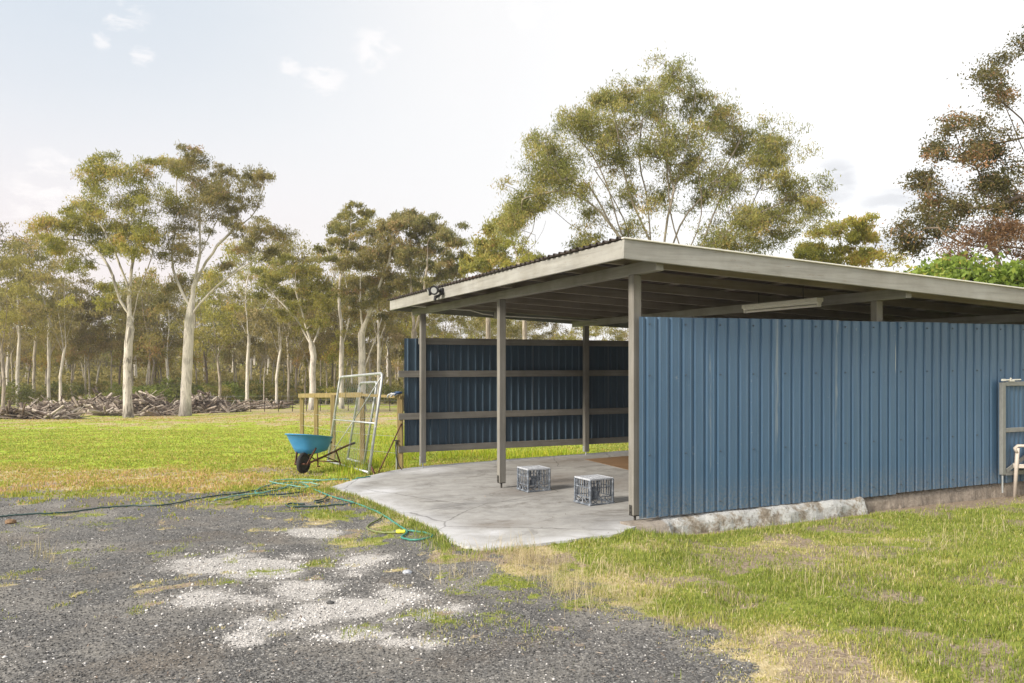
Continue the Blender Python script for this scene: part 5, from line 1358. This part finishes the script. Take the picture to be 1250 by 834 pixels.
# lawn
def lawn():
    def dens(X, Y):
        g = m_grass(X, Y); s = m_soil(X, Y); return np.clip((g-.25)*1.6, 0, 1)*(1-.88*s)*outside(X, Y)*(.30+.70*sstep(.36, .60, fbm(X, Y, 6, 4, 44)))*(1-.25*m_dry(X, Y))
    X, Y, rg = scatter(1250000, (-9, 12, 3.2, 14), dens, 5, 1.0)
    d = m_dry(X, Y); n = fbm(X, Y, 3.0, 3, 46); g = m_grass(X, Y)
    H = (.010+.040*n**1.5+.016*rg.random(len(X)))*(.55+.6*g)*(1-.3*d)
    tint = .22+.75*d*rg.random(len(X))**.5+rg.normal(size=len(X))*.16+(rg.random(len(X)) < .09)*.4
    W = .0026+.0022*rg.random(len(X))+.00025*Y
    field = sstep(9.5, 12, Y)*(X < 1)
    fsel = rg.random(len(X)) < field
    o = blades('lawn_grass', X[~fsel], Y[~fsel], H[~fsel], W[~fsel], tint[~fsel], 'grass_lawn', .65, 6); tag(o, 'patchy green and straw coloured grass growing round the gravel and footing', 'grass', kind='stuff')
    # long grass along the slab and footing
    def dens2(X, Y):
        tt = (X-O0[0])*D2[0]+(Y-O0[1])*D2[1]; ss = (X-O0[0])*D1[0]+(Y-O0[1])*D1[1]; sd = -sdf(slab_poly, X, Y)
        l = np.exp(-((sd-.07)/.12)**2)*(X < .2)*(Y < 12.5)*sstep(.40, .5, fbm(X, Y, 3, 3, 4)+.08)*np.where((X > -.55), .25, 1)
        l = np.maximum(l, np.exp(-((ss+.42)/.13)**2)*(tt > -.55)*(tt < 3.2)*.55*sstep(.40, .55, fbm(X, Y, 2.4, 3, 14)))
        l = np.maximum(l, np.exp(-((ss+1.0)/.3)**2)*(tt > 3.0)*(tt < 9)*.6*sstep(.40, .6, fbm(X, Y, 2.4, 3, 15)))
        l = np.maximum(l, .25*sstep(.60, .72, fbm(X, Y, 1.4, 4, 16))*m_grass(X, Y)*(Y < 12)*(X > -.2))
        return l*outside(X, Y)
    X, Y, rg = scatter(700000, (-4, 11, 3.2, 13), dens2, 8, 1.0)
    H = .03+.05*rg.random(len(X)); tint = .28+rg.normal(size=len(X))*.14+(rg.random(len(X)) < .10)*.5
    o = blades('long_grass', X, Y, H, .005+.003*rg.random(len(X)), tint, 'grass_lawn', .5, 9); tag(o, 'longer green grass along the slab edge and below the blue wall', 'grass', kind='stuff')
    # straw-coloured seed stalks and dry tufts
    cx, cy = [], []
    r = random.Random(3)
    for px, py, k in ((632, 690, 16), (655, 704, 16), (690, 722, 14), (720, 740, 10), (812, 760, 6), (640, 690, 14), (622, 684, 14), (668, 702, 10), (700, 722, 8), (730, 730, 10), (660, 715, 8), (780, 730, 5), (960, 700, 6), (1005, 720, 5), (1150, 665, 8), (1165, 672, 6), (1060, 690, 4), (840, 700, 6), (905, 735, 5), (560, 700, 6), (545, 712, 4), (600, 690, 6), (1215, 655, 5), (750, 700, 5), (1100, 740, 4), (700, 705, 6), (1010, 705, 5), (60, 680, 3), (75, 690, 4), (30, 668, 3)):
        for i in range(k):
            x, y = base_ground(px+r.uniform(-22, 22), py+r.uniform(-9, 9)); nb = r.randint(5, 14)
            for j in range(nb): cx.append(x+r.gauss(0, .05)); cy.append(y+r.gauss(0, .05))
    X, Y = np.array(cx), np.array(cy); k = outside(X, Y); X, Y = X[k], Y[k]; rg = np.random.default_rng(4)
    o = blades('dry_stalks', X, Y, .05+.20*rg.random(len(X))**1.8, np.full(len(X), .0034), .80+rg.normal(size=len(X))*.12, 'grass_lawn', .95, 12); tag(o, 'straw coloured dry stalks and tufts standing in the lawn and gravel edge', 'dry grass', kind='stuff')
lawn()
def field():
    def dens(X, Y): 
        return m_grass(X, Y)*outside(X, Y, .02)*(1-.6*m_soil(X, Y))*(.4+.6*sstep(.35, .6, fbm(X, Y, 3, 3, 48)))*sstep(9.2, 12, Y+rngu(X, Y))
    def rngu(X, Y): return (fbm(X, Y, 5, 2, 3)-.5)*2
    X, Y, rg = scatter(620000, (-45, 14, 9.0, 55), dens, 15, 1.55)
    inside_cp = (((X-O0[0])*D1[0]+(Y-O0[1])*D1[1]) < 6.9) & (((X-O0[0])*D2[0]+(Y-O0[1])*D2[1]) > 0)
    X, Y = X[~inside_cp], Y[~inside_cp]
    d = m_dry(X, Y); n = fbm(X, Y, 1.5, 3, 46); H = .018+.065*n*rg.random(len(X))
    tint = .22+.85*d*rg.random(len(X))**.6+rg.normal(size=len(X))*.15+(rg.random(len(X)) < .12)*.4
    o = blades('paddock_grass', X, Y, H, .008+.0009*Y, tint, 'grass_field', .6, 16); tag(o, 'bright lime and yellow paddock grass spreading to the tree belt', 'grass', kind='stuff')
    # taller tufts round the gates, fence and barrow
    def dens2(X, Y):
        l = 0
        for e in ((445, 572, 35, 8), (480, 562, 40, 12), (600, 556, 140, 5), (470, 535, 60, 10), (520, 545, 60, 8)): l = np.maximum(l, sstep(1.4, .4, ell(X, Y, *e)))
        return l*outside(X, Y, .03)*sstep(.42, .58, fbm(X, Y, 2.2, 3, 19))
    X, Y, rg = scatter(260000, (-9, 6, 11, 26), dens2, 18, 1.3)
    o = blades('tall_grass', X, Y, .06+.15*rg.random(len(X))**1.6, .009+.004*rg.random(len(X)), .36+rg.normal(size=len(X))*.22, 'grass_field', .42, 19); tag(o, 'taller grass tufts round the gates, fence posts and wheelbarrow', 'grass', kind='stuff')
field()
def stones():
    oct_v = np.array([[1, 0, 0], [-1, 0, 0], [0, 1, 0], [0, -1, 0], [0, 0, 1], [0, 0, -1]], float)
    oct_f = np.array([[0, 2, 4], [2, 1, 4], [1, 3, 4], [3, 0, 4], [2, 0, 5], [1, 2, 5], [3, 1, 5], [0, 3, 5]])
    def dens(X, Y):
        g = m_grass(X, Y); return np.clip(1.15-g*1.6, 0, 1)*outside(X, Y, .0)*(1-.75*sstep(.4, .8, m_white(X, Y)))
    X, Y, rg = scatter(120000, (-9, 4, 3.0, 12), dens, 25, 1.0)
    def mk(X, Y, s, tint, name, label, sd):
        rg = np.random.default_rng(sd); N = len(X)
        if N == 0: return
        Z = ground_h(X, Y); R = rg.normal(size=(N, 3, 3)); Q, _ = np.linalg.qr(R)
        sc_ = s[:, None]*rg.uniform(.55, 1.25, (N, 3)); v = (oct_v[None]*(1+rg.uniform(-.22, .22, (N, 6, 1))))*sc_[:, None, :]
        v = np.einsum('nij,nkj->nki', Q, v); v[:, :, 2] *= .75; v += np.stack([X, Y, Z+s*.25], 1)[:, None, :]
        f = (np.arange(N)[:, None, None]*6+oct_f[None]).reshape(-1, 3)
        o = np_mesh(name, v.reshape(-1, 3), f, 'stone', {'tint': np.repeat(tint, 6)}); tag(o, label, 'gravel', kind='stuff')
    n = len(X); w = m_white(X, Y); tint = np.clip(rg.beta(2, 3, n)*.80, 0, 1)
    pale = rg.random(n) < (.035+.45*w); tint = np.where(pale, rg.uniform(.84, 1, n), tint)
    mk(X, Y, .0035+.0065*rg.random(n)**2, tint, 'gravel', 'dark crushed rock gravel with pale chips scattered over the yard', 26)
    def dens2(X, Y):
        near = 0
        for cx, cy, rx, ry in WH: near = np.maximum(near, sstep(2.4, .8, np.hypot((X-cx)/rx, (Y-cy)/ry)))
        return near*.8+.02*(Y < 9)*(m_grass(X, Y) < .4)
    X, Y, rg = scatter(26000, (-7, 2, 3.2, 9), dens2, 27, 1.0)
    n = len(X); mk(X, Y, .005+.011*rg.random(n)**3, rg.uniform(.84, 1, n), 'white_chips', 'white broken concrete chips spread over the pale patches of the yard', 28)
stones()
# leaf litter
def litter():
    def dens(X, Y): return (.25+.75*sstep(.5, .7, fbm(X, Y, .8, 3, 61)))*np.where(sdf(slab_poly, X, Y) > 0, .20, .9)
    X, Y, rg = scatter(5200, (-8, 10, 3.2, 15), dens, 71, 1.0)
    tt = (X-O0[0])*D2[0]+(Y-O0[1])*D2[1]; n = len(X)
    Z = np.where(sdf(slab_poly, X, Y) > 0, slab_z(X, Y)+.004, ground_h(X, Y)+.012)
    a = rg.uniform(0, 6.28, n); L = rg.uniform(.02, .055, n); W = L*.22; c = np.stack([X, Y, Z], 1)
    d = np.stack([np.cos(a), np.sin(a), rg.normal(size=n)*.12], 1); b = np.stack([-np.sin(a), np.cos(a), rg.normal(size=n)*.2], 1)
    v = np.stack([c-d*L[:, None]*.5, c+b*W[:, None]*.5, c+d*L[:, None]*.5, c-b*W[:, None]*.5], 1).reshape(-1, 3); v[:, 2] += .003
    o = np_mesh('leaf_litter', v, np.arange(n*4).reshape(n, 4), 'dead_wood', {'tint': np.repeat(rg.uniform(.1, .8, n), 4)})
    tag(o, 'dry fallen gum leaves scattered over the yard and slab', 'leaf litter', kind='stuff')
litter()
# a few lumps that stand out
for (px, py, s, mt, lab) in ((403, 737, .022, 'stone_dark', 'dark fist sized rock on the white gravel patch'), (13, 639, .05, 'plywood', 'reddish stone by the dark hose at the left edge'), (497, 700, .03, 'crate_worn', 'pale flat stone on the gravel below the hose loop')):
    x, y = on_ground(px, py); m = MB(); lump(m, (x, y, gh(x, y)+s*.35), s, 1.2, 1, .6, int(px)); tag(m.build('stone', mt, loc=(x, y, gh(x, y))), lab, 'stone')

# ------------------------------------------------------------------ haze
def haze():
    m = bpy.data.materials.new('haze'); m.use_nodes = True; m.node_tree.nodes.clear(); t = NT(m.node_tree)
    o = t.new('ShaderNodeOutputMaterial'); v = t.new('ShaderNodeVolumePrincipled', inp={'Color': (.93, .94, 1.0, 1), 'Density': .00055, 'Anisotropy': .2})
    t.l.new(v.outputs[0], o.inputs['Volume']); MATS['haze'] = m
    b = MB(); b.box((0, 10, 12), (900, 900, 50)); h = b.build('haze', 'haze', loc=(0, 10, 12)); tag(h, 'thin pale evening haze softening the far trees', 'haze', kind='stuff')
haze()

# ------------------------------------------------------------------ sky, sun, camera
SUN_EL, SUN_AZ = math.radians(30), math.radians(-124)      # azimuth from +Y towards +X: sun to the left, a little behind
w = bpy.data.worlds.new('World'); S_.world = w; w.use_nodes = True
t = NT(w.node_tree); t.n.clear()
out = t.new('ShaderNodeOutputWorld'); bg = t.new('ShaderNodeBackground'); t.l.new(bg.outputs[0], out.inputs[0])
sky = t.new('ShaderNodeTexSky', sky_type='NISHITA', sun_disc=False, sun_elevation=SUN_EL, sun_rotation=SUN_AZ, air_density=1.0, dust_density=2.5, ozone_density=1.0)
d = t.new('ShaderNodeTexCoord').outputs['Generated']
sx = t.new('ShaderNodeSeparateXYZ'); t.put(sx, 0, d)
# thin high cloud sheet: bluish and thinner up-left, whiter to the right, faint pink near the left horizon
left = t.vmath('DOT_PRODUCT', d, tuple(Vector((-.72, .62, .30)).normalized()))
el = sx.outputs[2]
K = 10.0
veil = t.ramp(t.mapr(left, .35, .98), [(0, (1.14*K/10, 1.13*K/10, 1.12*K/10)), (.55, (.93, .92, .91)), (.8, (.86, .86, .865)), (1, (.80, .805, .83))])
pink = t.math('MULTIPLY', t.mapr(el, .02, .30, 1, 0, True), t.mapr(left, .55, .95, 0, 1, True))
veil = t.mix(t.math('MULTIPLY', pink, .85), veil, (.96, .83, .81))
blue = t.math('MULTIPLY', t.mapr(el, .18, .42, 0, 1, True), t.mapr(left, .72, .97, 0, 1, True))
veil = t.mix(t.math('MULTIPLY', blue, .8), veil, (.58, .67, .76))
n1 = t.noise(t.scale(d, (2.2, 2.2, 6)), 1.6, 6, .55, .3)
veil = t.mix(t.math('MULTIPLY', t.mapr(n1, .35, .75), .10), veil, (1.0, .99, .98))
# small puffs
n2 = t.noise(t.scale(d, (1, 1, 2.2)), 26, 7, .65, .4)
def spot(px, py, r0, r1):
    v = Vector(((px-625)/1000, 1, (445-py)/1000)).normalized()
    return t.mapr(t.vmath('DOT_PRODUCT', d, tuple(v)), math.cos(r1), math.cos(r0), 0, 1, True)
puff = None
for a in ((150, 18, .005, .035), (125, 48, .002, .014), (172, 68, .002, .018), (395, 98, .005, .035), (355, 82, .003, .018), (460, 62, .008, .035), (75, 240, .01, .07), (640, 15, .004, .025)):
    s = spot(*a); puff = s if puff is None else t.math('MAXIMUM', puff, s)
pm = t.mapr(t.math('ADD', t.math('MULTIPLY', puff, .16), n2), .58, .74)
veil = t.mix(t.math('MULTIPLY', t.math('MULTIPLY', pm, puff), .5), veil, (1.08, 1.03, 1.0))
gr = None
for a in ((1020, 222, .01, .035), (1110, 270, .03, .075)):
    s = spot(*a); gr = s if gr is None else t.math('MAXIMUM', gr, s)
n3 = t.noise(t.scale(d, (1, 1, 3.5)), 9, 5, .5, .2)
veil = t.mix(t.math('MULTIPLY', t.math('MULTIPLY', gr, t.mapr(n3, .42, .58)), .75), veil, (.66, .66, .68))
veilK = t.new('ShaderNodeVectorMath', operation='SCALE'); t.put(veilK, 0, veil); veilK.inputs['Scale'].default_value = 6.7
mixed = t.mix(.90, sky, veilK.outputs[0])
t.put(bg, 'Color', mixed); bg.inputs['Strength'].default_value = .12

sd = bpy.data.lights.new('sun', 'SUN'); sd.energy = 4.2; sd.angle = math.radians(17); sd.color = (1.0, .92, .80)
so = bpy.data.objects.new('sun', sd); COL.objects.link(so)
dirv = Vector((math.sin(SUN_AZ)*math.cos(SUN_EL), math.cos(SUN_AZ)*math.cos(SUN_EL), math.sin(SUN_EL)))
so.rotation_euler = dirv.to_track_quat('Z', 'Y').to_euler(); so.location = (-20, -10, 20)

cam = bpy.data.cameras.new('camera'); co = bpy.data.objects.new('camera', cam); COL.objects.link(co)
co.location = (0, 0, EYE); co.rotation_euler = (math.radians(90), 0, 0)
cam.sensor_width = 36; cam.lens = 28.8; cam.shift_y = 28/1250; cam.clip_start = .05; cam.clip_end = 2000
S_.camera = co
S_.view_settings.view_transform = 'Standard'; S_.view_settings.look = 'None'; S_.view_settings.exposure = .50; S_.view_settings.gamma = 1
S_.cycles.max_bounces = 6; S_.cycles.diffuse_bounces = 3; S_.cycles.transparent_max_bounces = 4; S_.cycles.transmission_bounces = 3
